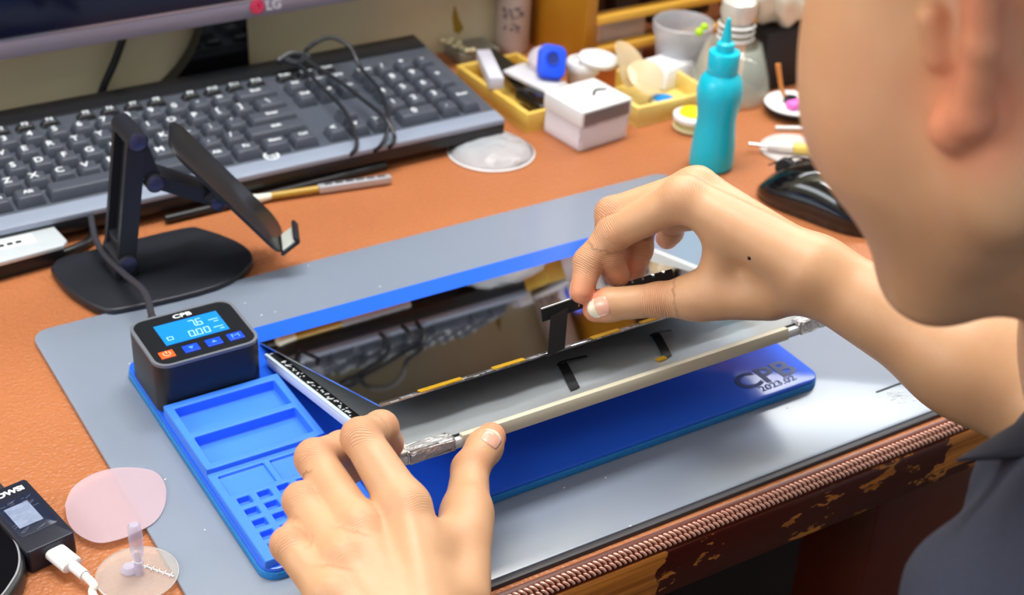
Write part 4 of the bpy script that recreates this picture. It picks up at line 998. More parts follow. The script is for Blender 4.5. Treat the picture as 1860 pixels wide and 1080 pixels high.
for k in range(6): box(b, k2.lerp(k3, 0.14 + 0.145 * k) + Vector((0, 0, 0.0031)), (0.0062, 0.0020, 0.0006), Rq)
prl(mesh_obj('grip_slots', b, M['black_matte'], pen))
for k, (u, v) in enumerate(((262, 371), (277, 366), (294, 381), (305, 372), (287, 372))):
    b = BM(); lathe(b, [(0.0018, 0), (0.0026, 0.0008), (0.0026, 0.0020), (0.0014, 0.0028), (0.0014, 0.0045), (0.0006, 0.005)], 14); o = tag(mesh_obj('brass_screw', b, mat('brass_%d' % k, (214, 196, 110), 0.25, 0.8), None, True), 'tiny brass screw in front of the keyboard, %s' % ('leftmost of the five', 'second from the left', 'nearest to the camera', 'rightmost of the five', 'middle one of the five')[k], 'screw', 'brass screws before the keyboard'); p = P(u, v, 0); o.location = (p.x, p.y, 0.0); o.scale = (1.5, 1.5, 1.4)
# pocket scale
sc = thing('pocket_scale', 'silver-topped black pocket scale under the left end of the keyboard', 'scale', (0.18, 0.935, 0))
pts = [P(-60, 442, 0.016), P(98, 410, 0.016), P(122, 436, 0.016), P(115, 445, 0.016), P(-60, 492, 0.016)]
b = BM(); prism(b, [(p.x - 0.18, p.y - 0.935) for p in pts], 0.0125, 0.016, 0.001); mesh_obj('scale_plate', b, mat('plate_silver', (206, 214, 220), 0.3, 0.2), sc, True)
b = BM(); prism(b, [(p.x - 0.18 - (0.004 if i in (1, 2, 3) else 0), p.y - 0.935 + (0.003 if i > 2 else -0.003)) for i, p in enumerate(pts)], 0.0, 0.0124, 0.001); mesh_obj('scale_body', b, M['black'], sc, True)
b = BM(); p = P(22, 440, 0.0163); box(b, (p.x - 0.18, p.y - 0.935, 0.0162), (0.030, 0.013, 0.0003), (0, 0, 0.0)); lb = mesh_obj('scale_label', b, M['white_print'], sc); lb['label'] = 'white paper label'
b = BM()
for k in range(3): box(b, (p.x - 0.188 + k * 0.006, p.y - 0.935 - 0.0015, 0.0165), (0.004, 0.0035, 0.0002))
mesh_obj('label_print', b, M['black_matte'], lb)
b = BM(); tube(b, [P(-40, 500, 0.004), P(40, 482, 0.004), P(128, 455, 0.004), P(168, 432, 0.004), P(165, 405, 0.006)], 0.0035, 10); tag(mesh_obj('black_lead', b, M['black'], None, True), 'black lead running along the front of the pocket scale', 'cable')

# usb tester
te = thing('usb_tester', 'black pocket tester with a scratched grey screen and white plug', 'tester', (0.1215, 0.654, 0))
T0, T1, T2, T3 = P(48, 868, 0.0145), P(-52, 905, 0.0145), P(58, 1002, 0.0145), P(139, 966, 0.0145)
ux = (T3 - T2); uy = (T0 - T3)
az = math.atan2(uy.y, uy.x) - PI/2
cen = (T0 + T1 + T2 + T3) / 4; te.location = (cen.x, cen.y, 0); te.rotation_euler = (0, 0, az)
TW, TL = 0.0270, uy.length
b = BM(); prism(b, rrect(TW, TL, 0.0022), 0, 0.0145, 0.0009, 3); mesh_obj('tester_body', b, mat('tester_black', (40, 42, 56), 0.32, 0.2), te, True)
b = BM(); prism(b, rrect(TW * 0.80, TL * 0.56, 0.0025), 0.0145, 0.0148, 0.0001); f_ = mesh_obj('tester_window', b, mat('window_dark', (36, 42, 62), 0.15), te, True)
b = BM(); box(b, (-0.0012, 0.0005, 0.01485), (TW * 0.50, TL * 0.33, 0.0002)); mesh_obj('grey_screen', b, mat('screen_grey', (140, 152, 180), 0.2, var=(300, (110, 122, 150), 0.7)), f_)
b = BM()
for k in range(36):
    box(b, (random.uniform(-.009, .009), random.uniform(-TL*.25, TL*.25), 0.01500), (random.uniform(.001, .006), 0.00012, 0.00005), (0, 0, random.uniform(-0.2, 0.5)))
mesh_obj('scratches', b, mat('scratch', (150, 158, 180), 0.4), f_)
b = BM(); text_bm(b, 'KOWSi', 0.0056, (-0.0005, TL * 0.385, 0.0147), None, th=0.00005, sx=1.1, bold=0.0003); mesh_obj('brand_letters', b, M['white_print'], te)
b = BM(); box(b, (0.001, -TL/2 + 0.0002, 0.007), (0.012, 0.0008, 0.006), bev=0.0003); mesh_obj('port', b, M['black_gloss'], te)
b = BM(); prism(b, rrect(0.014, 0.016, 0.003), 0.002, 0.011, 0.001, 2, (-0.004, TL/2 + 0.008, 0)); mesh_obj('upper_plug', b, M['black_matte'], te, True)
uc = thing('white_usb_cable', 'white charging cable plugged into the black tester', 'cable', (cen.x, cen.y, 0.007))
Rt = Matrix.Rotation(az, 3, 'Z')
pl0 = Vector((cen.x, cen.y, 0.0078)) + Rt @ Vector((0.001, -TL/2 + 0.0005, 0))
pe = P(152, 1043, 0.0078); dpl = (pe - pl0).normalized()
b = BM(); Rw = frame_rot(Vector((0, 0, 1)).cross(dpl) * -1, dpl)
prism(b, rrect(0.0118, 0.0062, 0.0030), -0.0165, 0, 0.0008, 2, pl0 + Vector((0, 0, 0)), frame_rot(Rw @ Vector((1, 0, 0)), Vector((0, 0, 1))))
o = rel(mesh_obj('plug_shell', b, M['white'], uc, True), uc.location)
b = BM(); e_ = pl0 + dpl * 0.0165
tube(b, [e_ - dpl * 0.001, e_ + dpl * 0.006, e_ + dpl * 0.0105], 0.0030, 16); rel(mesh_obj('plug_sleeve', b, M['white'], uc, True), uc.location)
b = BM(); e2 = e_ + dpl * 0.010
tube(b, [e2, e2 + dpl * 0.008 + Vector((0, 0, -0.002)), P(170, 1082, 0.003), P(215, 1140, 0.003), P(300, 1240, 0.003)], 0.0022, 14); rel(mesh_obj('cord', b, mat('cord_white', (232, 232, 226), 0.45), uc, True), uc.location)
# black case at the left edge
b = BM(); pts = [P(u, v, 0.012) for u, v in ((-10, 925), (20, 958), (40, 990), (44, 1025), (30, 1060), (-10, 1105), (-90, 1120), (-150, 1050), (-130, 960), (-60, 910))]
o2 = [(p.x, p.y) for p in spline(pts + [pts[0]], 5)[:-1]]
mx_ = sum(p[0] for p in o2) / len(o2); my_ = sum(p[1] for p in o2) / len(o2)
cs = thing('black_case', 'rounded black case with a thin raised rim at the left edge', 'case', (mx_, my_, 0))
lo_ = [(x - mx_, y - my_) for x, y in o2]
prism(b, lo_, 0, 0.012, 0.0025, 3); mesh_obj('case_body', b, M['black'], cs, True)
b = BM(); li = [(x * 0.88, y * 0.88) for x, y in lo_]; tube(b, [(x, y, 0.0121) for x, y in li + [li[0]]], 0.0006, 6, sub=1); mesh_obj('raised_rim', b, mat('rim_grey', (150, 152, 160), 0.3), cs, True)
b = BM(); prism(b, [(x * 0.87, y * 0.87) for x, y in lo_], 0.012, 0.0123); mesh_obj('glossy_top', b, M['black_gloss'], cs)
# translucent film disc, half on the mat
fd = [P(u, v, 0.0046) for u, v in ((118, 915), (132, 885), (165, 862), (205, 850), (250, 849), (285, 858), (301, 885), (299, 918), (283, 945), (256, 962), (222, 977), (180, 985), (145, 972), (124, 948))]
mx_ = sum(p.x for p in fd) / len(fd); my_ = sum(p.y for p in fd) / len(fd)
b = BM(); prism(b, [(p.x - mx_, p.y - my_) for p in spline(fd + [fd[0]], 5)[:-1]], 0, 0.0004)
o = tag(mesh_obj('film_disc', b, mat('pink_film', (214, 190, 202), 0.16, alpha=0.48), None, False), 'large translucent pinkish film disc lying half on the grey mat', 'film disc'); o.location = (mx_, my_, 0.0042)
# clear suction disc with handle
dsc = P(250, 1048, 0.002)
t = thing('clear_stand_disc', 'clear round plastic disc with an upright clear peg near the mat corner', 'disc', (dsc.x, dsc.y, 0.0))
b = BM(); lathe(b, [(0.0208, 0.0040), (0.0212, 0.0045), (0.0208, 0.0052), (0.0001, 0.0052)], 56); mesh_obj('disc_plate', b, mat('disc_clear', (214, 208, 204), 0.1, alpha=0.28), t, True)
b = BM(); lathe(b, [(0.0209, 0.0039), (0.0215, 0.0046), (0.0209, 0.0053)], 56, cap=False); mesh_obj('disc_rim', b, mat('disc_rim_clear', (225, 222, 220), 0.15, alpha=0.6), t, True)
b = BM(); box(b, (0.008, -0.002, 0.0058), (0.026, 0.0006, 0.0008), (0, 0, -0.95)); 
for k in range(6): box(b, (0.0035 + k*0.0022, 0.0045 - k*0.003, 0.0058), (0.0030, 0.0005, 0.0008), (0, 0, 0.6))
mesh_obj('ridge_marks', b, M['white'], t)
b = BM(); lathe(b, [(0.0026, 0.0052), (0.0026, 0.014), (0.0018, 0.014), (0.0018, 0.018), (0.0034, 0.0185), (0.0038, 0.030), (0.0034, 0.037), (0.0022, 0.0385)], 24, (0.001, -0.001, 0)); mesh_obj('peg', b, mat('peg_clear', (204, 204, 232), 0.1, alpha=0.42), t, True)
b = BM(); lathe(b, [(0.0042, 0.0052), (0.0046, 0.0065), (0.0030, 0.0090), (0.0001, 0.0095)], 24, (-0.003, 0.003, 0)); mesh_obj('peg_foot', b, bpy.data.materials['peg_clear'], t, True)
# ------------------------------------------------------------------ the person: one continuous surface from a smooth distance field
f64 = np.float32
def sd_cone(p, a, b, r1, r2):
    """distance to a capsule whose radius runs from r1 to r2"""
    a = np.asarray(a, f64); b = np.asarray(b, f64); ba = b - a; l2 = float(ba @ ba)
    t = np.clip(((p - a) @ ba) / max(l2, 1e-12), 0, 1)
    d = np.linalg.norm(p - a - t[..., None] * ba, axis=-1)
    return d - (r1 + (r2 - r1) * t)
def sd_ell(p, c, R, r):
    """ellipsoid; rows of R are its axes"""
    q = (p - np.asarray(c, f64)) @ np.asarray(R, f64).T
    r = np.asarray(r, f64); k0 = np.linalg.norm(q / r, axis=-1); k1 = np.linalg.norm(q / (r * r), axis=-1)
    return k0 * (k0 - 1) / np.maximum(k1, 1e-6)
def smin(a, b, k):
    h = np.clip(0.5 + 0.5 * (b - a) / k, 0, 1); return b + (a - b) * h - k * h * (1 - h)
def smax(a, b, k): return -smin(-a, -b, k)
def chain(p, pts, k):
    d = None
    for (a, ra), (b, rb) in zip(pts, pts[1:]):
        e = sd_cone(p, a, b, ra, rb); d = e if d is None else smin(d, e, k)
    return d
def net(sdf, lo, hi, h, coarse=8):
    """surface nets over the blocks that hold the surface; returns verts, quads"""
    lo = np.array(lo, float); n = np.ceil((np.array(hi) - lo) / (h * coarse)).astype(int)
    g = np.stack(np.meshgrid(*[np.arange(k) for k in n], indexing='ij'), -1).reshape(-1, 3)
    cen = lo + (g + 0.5) * h * coarse
    act = []
    for i in range(0, len(cen), 200000):
        d = sdf(cen[i:i+200000].astype(f64)); act.append(np.abs(d) < h * coarse * 1.05)
    g = g[np.concatenate(act)]
    m = coarse + 2
    off = np.stack(np.meshgrid(*[np.arange(-1, coarse + 1)] * 3, indexing='ij'), -1)
    ids = []; pos = []; quads = []
    big = np.int64(1 << 20)
    def key(c): return (c[..., 0].astype(np.int64) + 4096) * big * big + (c[..., 1].astype(np.int64) + 4096) * big + c[..., 2].astype(np.int64) + 4096
    for i in range(0, len(g), 300):
        o = g[i:i+300] * coarse
        s = o[:, None, None, None, :] + off
        D = sdf((lo + s.reshape(-1, 3) * h).astype(f64)).reshape(s.shape[:-1])
        I = D < 0
        nc = m - 1
        cnt = np.zeros((len(o), nc, nc, nc), np.int32); acc = np.zeros((len(o), nc, nc, nc, 3)); ne = np.zeros((len(o), nc, nc, nc))
        for c in ((a, b_, c_) for a in (0, 1) for b_ in (0, 1) for c_ in (0, 1)):
            cnt += I[:, c[0]:c[0]+nc, c[1]:c[1]+nc, c[2]:c[2]+nc]
        mixed = (cnt > 0) & (cnt < 8)
        for ax in range(3):
            ot = [k for k in range(3) if k != ax]
            for u in (0, 1):
                for v in (0, 1):
                    st = [0, 0, 0]; st[ot[0]] = u; st[ot[1]] = v; en = list(st); en[ax] = 1
                    A = D[:, st[0]:st[0]+nc, st[1]:st[1]+nc, st[2]:st[2]+nc]; B_ = D[:, en[0]:en[0]+nc, en[1]:en[1]+nc, en[2]:en[2]+nc]
                    x = (A < 0) != (B_ < 0); t = np.where(x, A / np.where(x, A - B_, 1), 0)
                    e = np.zeros(acc.shape); e[..., ax] = t; e[..., ot[0]] = u; e[..., ot[1]] = v
                    acc += e * x[..., None]; ne += x
        w = np.nonzero(mixed)
        base = s[:, :nc, :nc, :nc][w]
        ids.append(key(base)); pos.append(lo + (base + acc[w] / ne[w][:, None]) * h)
        for ax in range(3):
            ot = [k for k in range(3) if k != ax]
            r = [slice(1, 1 + coarse)] * 3; r2 = list(r); r2[ax] = slice(2, 2 + coarse)
            A = I[:, r[0], r[1], r[2]]; B_ = I[:, r2[0], r2[1], r2[2]]
            for flip, sel in ((False, A & ~B_), (True, ~A & B_)):
                ww = np.nonzero(sel)
                if not len(ww[0]): continue
                c0 = s[:, 1:1+coarse, 1:1+coarse, 1:1+coarse][ww]
                e1 = np.zeros(3, int); e1[ot[0]] = 1; e2 = np.zeros(3, int); e2[ot[1]] = 1
                q = np.stack([key(c0), key(c0 - e1), key(c0 - e1 - e2), key(c0 - e2)], -1)
                if (ax == 1) ^ flip: q = q[:, ::-1]
                quads.append(q)
    ids = np.concatenate(ids); pos = np.concatenate(pos); quads = np.concatenate(quads)
    u, first = np.unique(ids, return_index=True)
    qi = np.searchsorted(u, quads)
    ok = (qi < len(u)).all(1); ok[ok] &= (u[qi[ok]] == quads[ok]).all(1); qi = qi[ok]
    return pos[first], qi
def net_obj(name, sdf, lo, hi, h, m, parent, origin=(0, 0, 0)):
    V, Q = net(sdf, lo, hi, h)
    V = V - np.array(origin)
    me = bpy.data.meshes.new(name)
    me.vertices.add(len(V)); me.vertices.foreach_set('co', V.astype(np.float32).ravel())
    me.loops.add(Q.size); me.loops.foreach_set('vertex_index', Q.astype(np.int32).ravel())
    me.polygons.add(len(Q)); me.polygons.foreach_set('loop_start', np.arange(0, Q.size, 4, dtype=np.int32)); me.polygons.foreach_set('loop_total', np.full(len(Q), 4, np.int32))
    me.polygons.foreach_set('use_smooth', np.ones(len(Q), bool))
    me.update(calc_edges=True); me.validate(); me.materials.append(m)
    o = bpy.data.objects.new(name, me); COL.objects.link(o); o.parent = parent
    return o, V + np.array(origin)
A_ = lambda v: np.array(tuple(v), float)
# --- left hand (palm down, finger ends over the tablet corner, thumb against its front strip)
LW = np.array([.2325, .4128, .0525])
LF = {
 'index': [((.2626, .4909, .0836), .0118), ((.2600, .5325, .0985), .0095), ((.2784, .5465, .0885), .0086), ((.2868, .5535, .0705), .0078)],
 'middle': [((.2385, .4935, .0780), .0118), ((.2392, .5420, .0865), .0095), ((.2600, .5550, .0764), .0086), ((.2672, .5600, .0560), .0078)],
 'ring': [((.2245, .4810, .0745), .0113), ((.2235, .5230, .0795), .0090), ((.2420, .5365, .0660), .0082), ((.2510, .5400, .0470), .0074)],
 'pinky': [((.2125, .4670, .0690), .0104), ((.2060, .5005, .0765), .0080), (A_(P(555, 948, .0630)), .0074), (A_(P(572, 968, .0450)), .0067)],
 'thumb': [((.3009, .4966, .0600), .0122), ((.3198, .5260, .0605), .0096), (A_(P(880, 812, .0605)), .0096), (A_(P(892, 794, .0600)), .0082)]}
LCMC = (.2690, .4480, .0560)
# --- right hand (pinching the connector strip between thumb and index)
RW = np.array([.5250, .5020, .1330])
RF = {
 'index': [((.4792, .5714, .1600), .0118), ((.4535, .5975, .1309), .0098), ((.4400, .6010, .1140), .0086), (A_(P(1056, 531, .1010)), .0066)],
 'middle': [((.4945, .5800, .1580), .0118), ((.4600, .6095, .1365), .0096), (A_(P(1103, 462, .1180)), .0086), (A_(P(1122, 500, .1030)), .0075)],
 'ring': [((.5090, .5870, .1470), .0112), (A_(P(1165, 398, .1300)), .0090), (A_(P(1160, 452, .1130)), .0082), (A_(P(1152, 488, .1010)), .0074)],
 'pinky': [((.5200, .5900, .1330), .0104), (A_(P(1222, 398, .1180)), .0082), (A_(P(1218, 420, .1080)), .0076), (A_(P(1212, 432, .1010)), .0070)],
 'thumb': [((.4800, .5520, .1060), .0120), ((.4655, .5650, .1010), .0098), (A_(P(1105, 553, .0945)), .0096), (A_(P(1082, 561, .0915)), .0076)]}
RCMC = (.5080, .5210, .1170)
RE = np.array([.5900, .3600, .1000])
LE = np.array([.2350, .2300, -.1000])
def hand_sdf(p, F, W, CMC, side):
    W = np.array(W); fing = None
    for n, pts in F.items():
        d = chain(p, pts, 0.0035)
        fing = d if fing is None else smin(fing, d, 0.0012)
    mc = {n: np.array(F[n][0][0]) for n in F}
    axis = (mc['middle'] - W); axis /= np.linalg.norm(axis)
    across = mc['pinky'] - mc['index']; across /= np.linalg.norm(across)
    palm = None
    for n, s, r0, r1 in (('index', -0.011, .0165, .0112), ('middle', -0.004, .0165, .0118), ('ring', 0.004, .0160, .0112), ('pinky', 0.010, .0155, .0104)):
        d = sd_cone(p, W + across * s + axis * 0.006, mc[n], r0, r1); palm = d if palm is None else smin(palm, d, 0.0065)
    # thumb metacarpal and its web
    d = sd_cone(p, CMC, mc['thumb'], .0150, .0125); palm = smin(palm, d, 0.014)
    web = sd_cone(p, np.array(CMC) * .45 + mc['index'] * .55, np.array(CMC) * .2 + mc['thumb'] * .8, .0095, .0080); palm = smin(palm, web, 0.012)
    n_ = np.cross(axis, across); n_ = n_ if n_[2] > 0 else -n_
    for n, s in (('index', -.009), ('middle', -.003), ('ring', .003), ('pinky', .008)):
        out_t = sd_cone(p, mc[n] + n_ * .0088, W + across * s + n_ * .0128 + axis * .012, .0030, .0026); palm = smin(palm, out_t, .0055)
    # small knuckle swellings
    out = smin(palm, fing, 0.0065)
    for n in ('index', 'middle', 'ring', 'pinky'):
        out = smin(out, sd_cone(p, mc[n], mc[n], F[n][0][1] * 0.96, 0), 0.004)
    return out
# --- head frame: up, forward, left
cr, cu, cv = [np.array(CAMROT @ Vector(k)) for k in ((1, 0, 0), (0, 1, 0), (0, 0, -1))]
HY, HP, HR = 0.5545, 0.2866, 0.4101
fw = -math.sin(HY) * cr + math.cos(HY) * cv; up = cu.copy()
fw, up = fw * math.cos(HP) + up * math.sin(HP), up * math.cos(HP) - fw * math.sin(HP)
def rot_about(v, k, a): return v * math.cos(a) + np.cross(k, v) * math.sin(a) + k * (k @ v) * (1 - math.cos(a))
fw = rot_about(fw, cv, -HR); up = rot_about(up, cv, -HR)
lf = np.cross(up, fw)
EAR = A_(CAMPOS) + A_(ray(1751, 47)) / np.linalg.norm(A_(ray(1751, 47))) * 0.4668
H0 = EAR - lf * 0.072
HR3 = np.stack([lf, fw, up])      # rows: axes
def hp_(l, f, u): return H0 + lf * l + fw * f + up * u
def head_sdf(p):
    d = sd_ell(p, hp_(0, -.008, .048), HR3, (.075, .096, .084))
    d = smin(d, sd_ell(p, hp_(0, .030, -.005), HR3, (.066, .066, .072)), .02)
    for s in (1, -1):
        d = smin(d, sd_ell(p, hp_(s*.043, .052, -.024), HR3, (.030, .034, .042)), .026)       # cheek
        d = smin(d, sd_cone(p, hp_(s*.056, .006, -.052), hp_(s*.018, .072, -.098), .016, .017), .026)
        d = smin(d, sd_cone(p, hp_(s*.042, .056, -.040), hp_(s*.016, .076, -.096), .025, .016), .022)  # jaw
        d = smin(d, sd_cone(p, hp_(s*.055, .000, -.010), hp_(s*.054, .004, -.052), .014, .013), .02)
        d = smin(d, sd_cone(p, hp_(s*.016, .088, .036), hp_(s*.045, .076, .032), .008, .008), .012)   # brow
        eye = sd_cone(p, hp_(s*.031, .090, .016), hp_(s*.031, .090, .016), .0135, .0135); d = smax(d, -eye, .012)
        d = smin(d, sd_cone(p, hp_(s*.031, .078, .016), hp_(s*.031, .078, .016), .0125, .0125), .003)
    d = smin(d, sd_ell(p, hp_(0, .080, -.100), HR3, (.020, .017, .017)), .018)
    d = smin(d, sd_cone(p, hp_(0, .050, -.088), hp_(0, .000, -.070), .022, .040), .022)                 # chin
    d = smin(d, sd_cone(p, hp_(0, .088, .020), hp_(0, .108, -.020), .006, .0105), .010)         # nose
    for s in (1, -1): d = smin(d, sd_cone(p, hp_(s*.011, .098, -.024), hp_(s*.012, .094, -.024), .0065, .0065), .005)
    d = smin(d, sd_cone(p, hp_(-.018, .090, -.054), hp_(.018, .090, -.054), .0055, .0055), .006)
    d = smin(d, sd_cone(p, hp_(-.015, .089, -.065), hp_(.015, .089, -.065), .0058, .0058), .005)
    # ears
    for s in (1, -1):
        pts = [(.070, .010, -.026), (.075, .008, -.030), (.078, -.002, -.026), (.083, -.014, -.004), (.087, -.022, .018), (.085, -.018, .034), (.080, -.004, .040), (.074, .008, .032), (.071, .012, .018)]
        P_ = [hp_(s*a, b_, c_) for a, b_, c_ in pts]
        rr = [.0060, .0068, .0056, .0046, .0046, .0046, .0044, .0042, .0040]
        e = None
        for k in range(len(P_) - 1):
            x = sd_cone(p, P_[k], P_[k+1], rr[k], rr[k+1]); e = x if e is None else smin(e, x, .004)
        for a, b_, r1, r2 in (((.074, .002, -.022), (.077, -.010, .004), .0040, .0036), ((.077, -.010, .004), (.078, -.006, .026), .0036, .0032), ((.072, .011, -.008), (.074, .010, .004), .0042, .0042), ((.070, -.004, -.010), (.073, -.012, .020), .0050, .0046)):
            e = smin(e, sd_cone(p, hp_(s*a[0], a[1], a[2]), hp_(s*b_[0], b_[1], b_[2]), r1, r2), .004)
        d = smin(d, e, .005)
    return d
NB = A_(CAMPOS) + A_(ray(2200, 640)) / np.linalg.norm(A_(ray(2200, 640))) * 0.68     # base of the neck
SHL = A_(CAMPOS) + A_(ray(1995, 1200)) / np.linalg.norm(A_(ray(1995, 1200))) * 0.60  # left shoulder
SHR = NB + np.array([.14, .03, -.05])
CH = (SHL + SHR) / 2 + np.array([.03, -.05, -.10]); BELLY = CH + np.array([.05, -.10, -.26])
def body_sdf(p):
    out = np.full(p.shape[:-1], 0.2, f64)
    def near(c, r):
        return np.linalg.norm(p - np.asarray(c, f64), axis=-1) < r
    parts = []
    m = near((.265, .49, .07), .155)
    def put(mask, fn):
        nonlocal out
        if mask.any():
            v = out.copy(); v[mask] = fn(p[mask]); out = v
    L = np.full(p.shape[:-1], 0.2, f64); R = L.copy(); Hd = L.copy(); T = L.copy()
    if m.any(): L[m] = hand_sdf(p[m], LF, LW, LCMC, 1)
    m = near((.485, .56, .125), .155)
    if m.any(): R[m] = hand_sdf(p[m], RF, RW, RCMC, -1)
    m = near(H0, .22)
    if m.any(): Hd[m] = head_sdf(p[m])
    ra = smin(sd_cone(p, RW, RW * .45 + RE * .55, .0200, .0270), sd_cone(p, RW * .45 + RE * .55, RE, .0270, .0320), .02)
    ra = smin(ra, sd_cone(p, RE, SHR, .032, .048), .02)
    la = smin(sd_cone(p, LW, LW * .5 + LE * .5, .0220, .0360), sd_cone(p, LW * .5 + LE * .5, LE, .0360, .0380), .02)
    la = smin(la, sd_cone(p, LE, SHL, .038, .046), .02)
    out = smin(smin(L, la, .014), smin(R, ra, .014), .001)
    nk = sd_cone(p, hp_(0, -.020, -.040), NB, .047, .054)
    ant = sd_cone(p, hp_(0, .040, -.080), NB + np.array([-.01, .02, 0]), .026, .038)
    T = smin(nk, ant, .02)
    T = smin(T, sd_cone(p, SHL, NB, .042, .045), .03); T = smin(T, sd_cone(p, SHR, NB, .042, .045), .03)
    T = smin(T, sd_cone(p, NB, CH, .07, .085), .03)
    T = smin(T, Hd, .016)
    return smin(out, T, .006)
def skin():
    m = bpy.data.materials.new('skin'); m.use_nodes = True
    nt = m.node_tree; b = nt.nodes['Principled BSDF']; L_ = nt.links.new
    b.inputs['Roughness'].default_value = 0.44; b.inputs['Specular IOR Level'].default_value = 0.4
    b.inputs['Subsurface Weight'].default_value = 0.25; b.inputs['Subsurface Radius'].default_value = (1, .4, .2); b.inputs['Subsurface Scale'].default_value = 0.004
    tc = nt.nodes.new('ShaderNodeTexCoord')
    at_ = nt.nodes.new('ShaderNodeAttribute'); at_.attribute_name = 'pink'
    n = nt.nodes.new('ShaderNodeTexNoise'); n.inputs['Scale'].default_value = 45; n.inputs['Detail'].default_value = 4; L_(tc.outputs['Object'], n.inputs['Vector'])
    x = nt.nodes.new('ShaderNodeMix'); x.data_type = 'RGBA'; x.inputs[6].default_value = lin((208, 166, 130)); x.inputs[7].default_value = lin((196, 147, 110)); L_(n.outputs['Fac'], x.inputs[0])
    y = nt.nodes.new('ShaderNodeMix'); y.data_type = 'RGBA'; y.inputs[7].default_value = lin((222, 118, 92)); L_(x.outputs[2], y.inputs[6]); L_(at_.outputs['Fac'], y.inputs[0])
    L_(y.outputs[2], b.inputs['Base Color'])
    # fine skin lines, and creases that run across the joints
    v = nt.nodes.new('ShaderNodeTexVoronoi'); v.inputs['Scale'].default_value = 1400; v.feature = 'DISTANCE_TO_EDGE'; L_(tc.outputs['Object'], v.inputs['Vector'])
    ca = nt.nodes.new('ShaderNodeAttribute'); ca.attribute_name = 'crease_pos'; cw = nt.nodes.new('ShaderNodeAttribute'); cw.attribute_name = 'crease_amt'
    nn = nt.nodes.new('ShaderNodeTexNoise'); nn.inputs['Scale'].default_value = 160; L_(tc.outputs['Object'], nn.inputs['Vector'])
    ma = nt.nodes.new('ShaderNodeMath'); ma.operation = 'MULTIPLY_ADD'; ma.inputs[1].default_value = 0.0022; L_(nn.outputs['Fac'], ma.inputs[0]); L_(ca.outputs['Fac'], ma.inputs[2])
    mb = nt.nodes.new('ShaderNodeMath'); mb.operation = 'MULTIPLY'; mb.inputs[1].default_value = 2600; L_(ma.outputs[0], mb.inputs[0])
    ms_ = nt.nodes.new('ShaderNodeMath'); ms_.operation = 'SINE'; L_(mb.outputs[0], ms_.inputs[0])
    mp_ = nt.nodes.new('ShaderNodeMath'); mp_.operation = 'POWER'; mp_.inputs[1].default_value = 4; 
    ab = nt.nodes.new('ShaderNodeMath'); ab.operation = 'ABSOLUTE'; L_(ms_.outputs[0], ab.inputs[0]); L_(ab.outputs[0], mp_.inputs[0])
    mm_ = nt.nodes.new('ShaderNodeMath'); mm_.operation = 'MULTIPLY'; L_(mp_.outputs[0], mm_.inputs[0]); L_(cw.outputs['Fac'], mm_.inputs[1])
    b1 = nt.nodes.new('ShaderNodeBump'); b1.inputs['Strength'].default_value = 0.3; b1.inputs['Distance'].default_value = 0.0002; L_(v.outputs['Distance'], b1.inputs['Height'])
    b2 = nt.nodes.new('ShaderNodeBump'); b2.inputs['Strength'].default_value = 0.9; b2.inputs['Distance'].default_value = 0.0005; b2.invert = True; L_(mm_.outputs[0], b2.inputs['Height']); L_(b1.outputs[0], b2.inputs['Normal'])
    L_(b2.outputs[0], b.inputs['Normal'])
    return m
person = thing('person', 'person in a dark blue shirt leaning over the desk, lifting a black flex cable', 'person', (.55, .30, -.75))
body, V = net_obj('body', body_sdf, (.15, .05, -.30), (.95, .66, .62), 0.0016, skin(), person, (.55, .30, -.75))
pink = np.zeros(len(V)); camt = np.zeros(len(V)); cpos = np.zeros(len(V))
for F in (LF, RF):
    for n, pts in F.items():
        tip = np.array(pts[-1][0]); pink += 0.42 * np.exp(-(np.linalg.norm(V - tip, axis=1) / .0115) ** 4)
        for j in range(0, 2 if n == 'thumb' else len(pts) - 1):
            J = np.array(pts[j][0]); r = pts[j][1]; ax = np.array(pts[j+1][0]) - J; ax /= np.linalg.norm(ax)
            if j: ax = ax + (J - np.array(pts[j-1][0])) / np.linalg.norm(J - np.array(pts[j-1][0])); ax /= np.linalg.norm(ax)
            w = np.exp(-(np.linalg.norm(V - J, axis=1) / (r * 1.3)) ** 4) * (1.0 if j else 0.25)
            pink += 0.20 * w; s = w > camt; cpos[s] = ((V - J) @ ax)[s]; camt = np.maximum(camt, w)
for k in ((.083, -.012, .010), (.078, 0, -.026)): pink += 0.5 * np.exp(-(np.linalg.norm(V - hp_(*k), axis=1) / .022) ** 4)
pink += 0.3 * np.exp(-(np.linalg.norm(V - hp_(.05, .04, -.02), axis=1) / .03) ** 2)
pink += 0.8 * np.exp(-(np.linalg.norm(V - hp_(0, .094, -.060), axis=1) / .018) ** 4)
for nm, arr in (('pink', np.clip(pink, 0, 1)), ('crease_pos', cpos), ('crease_amt', camt)):
    a = body.data.attributes.new(nm, 'FLOAT', 'POINT'); a.data.foreach_set('value', arr.astype(np.float32))
body['label'] = 'light tan skin'
PO = Vector((.55, .30, -.75))
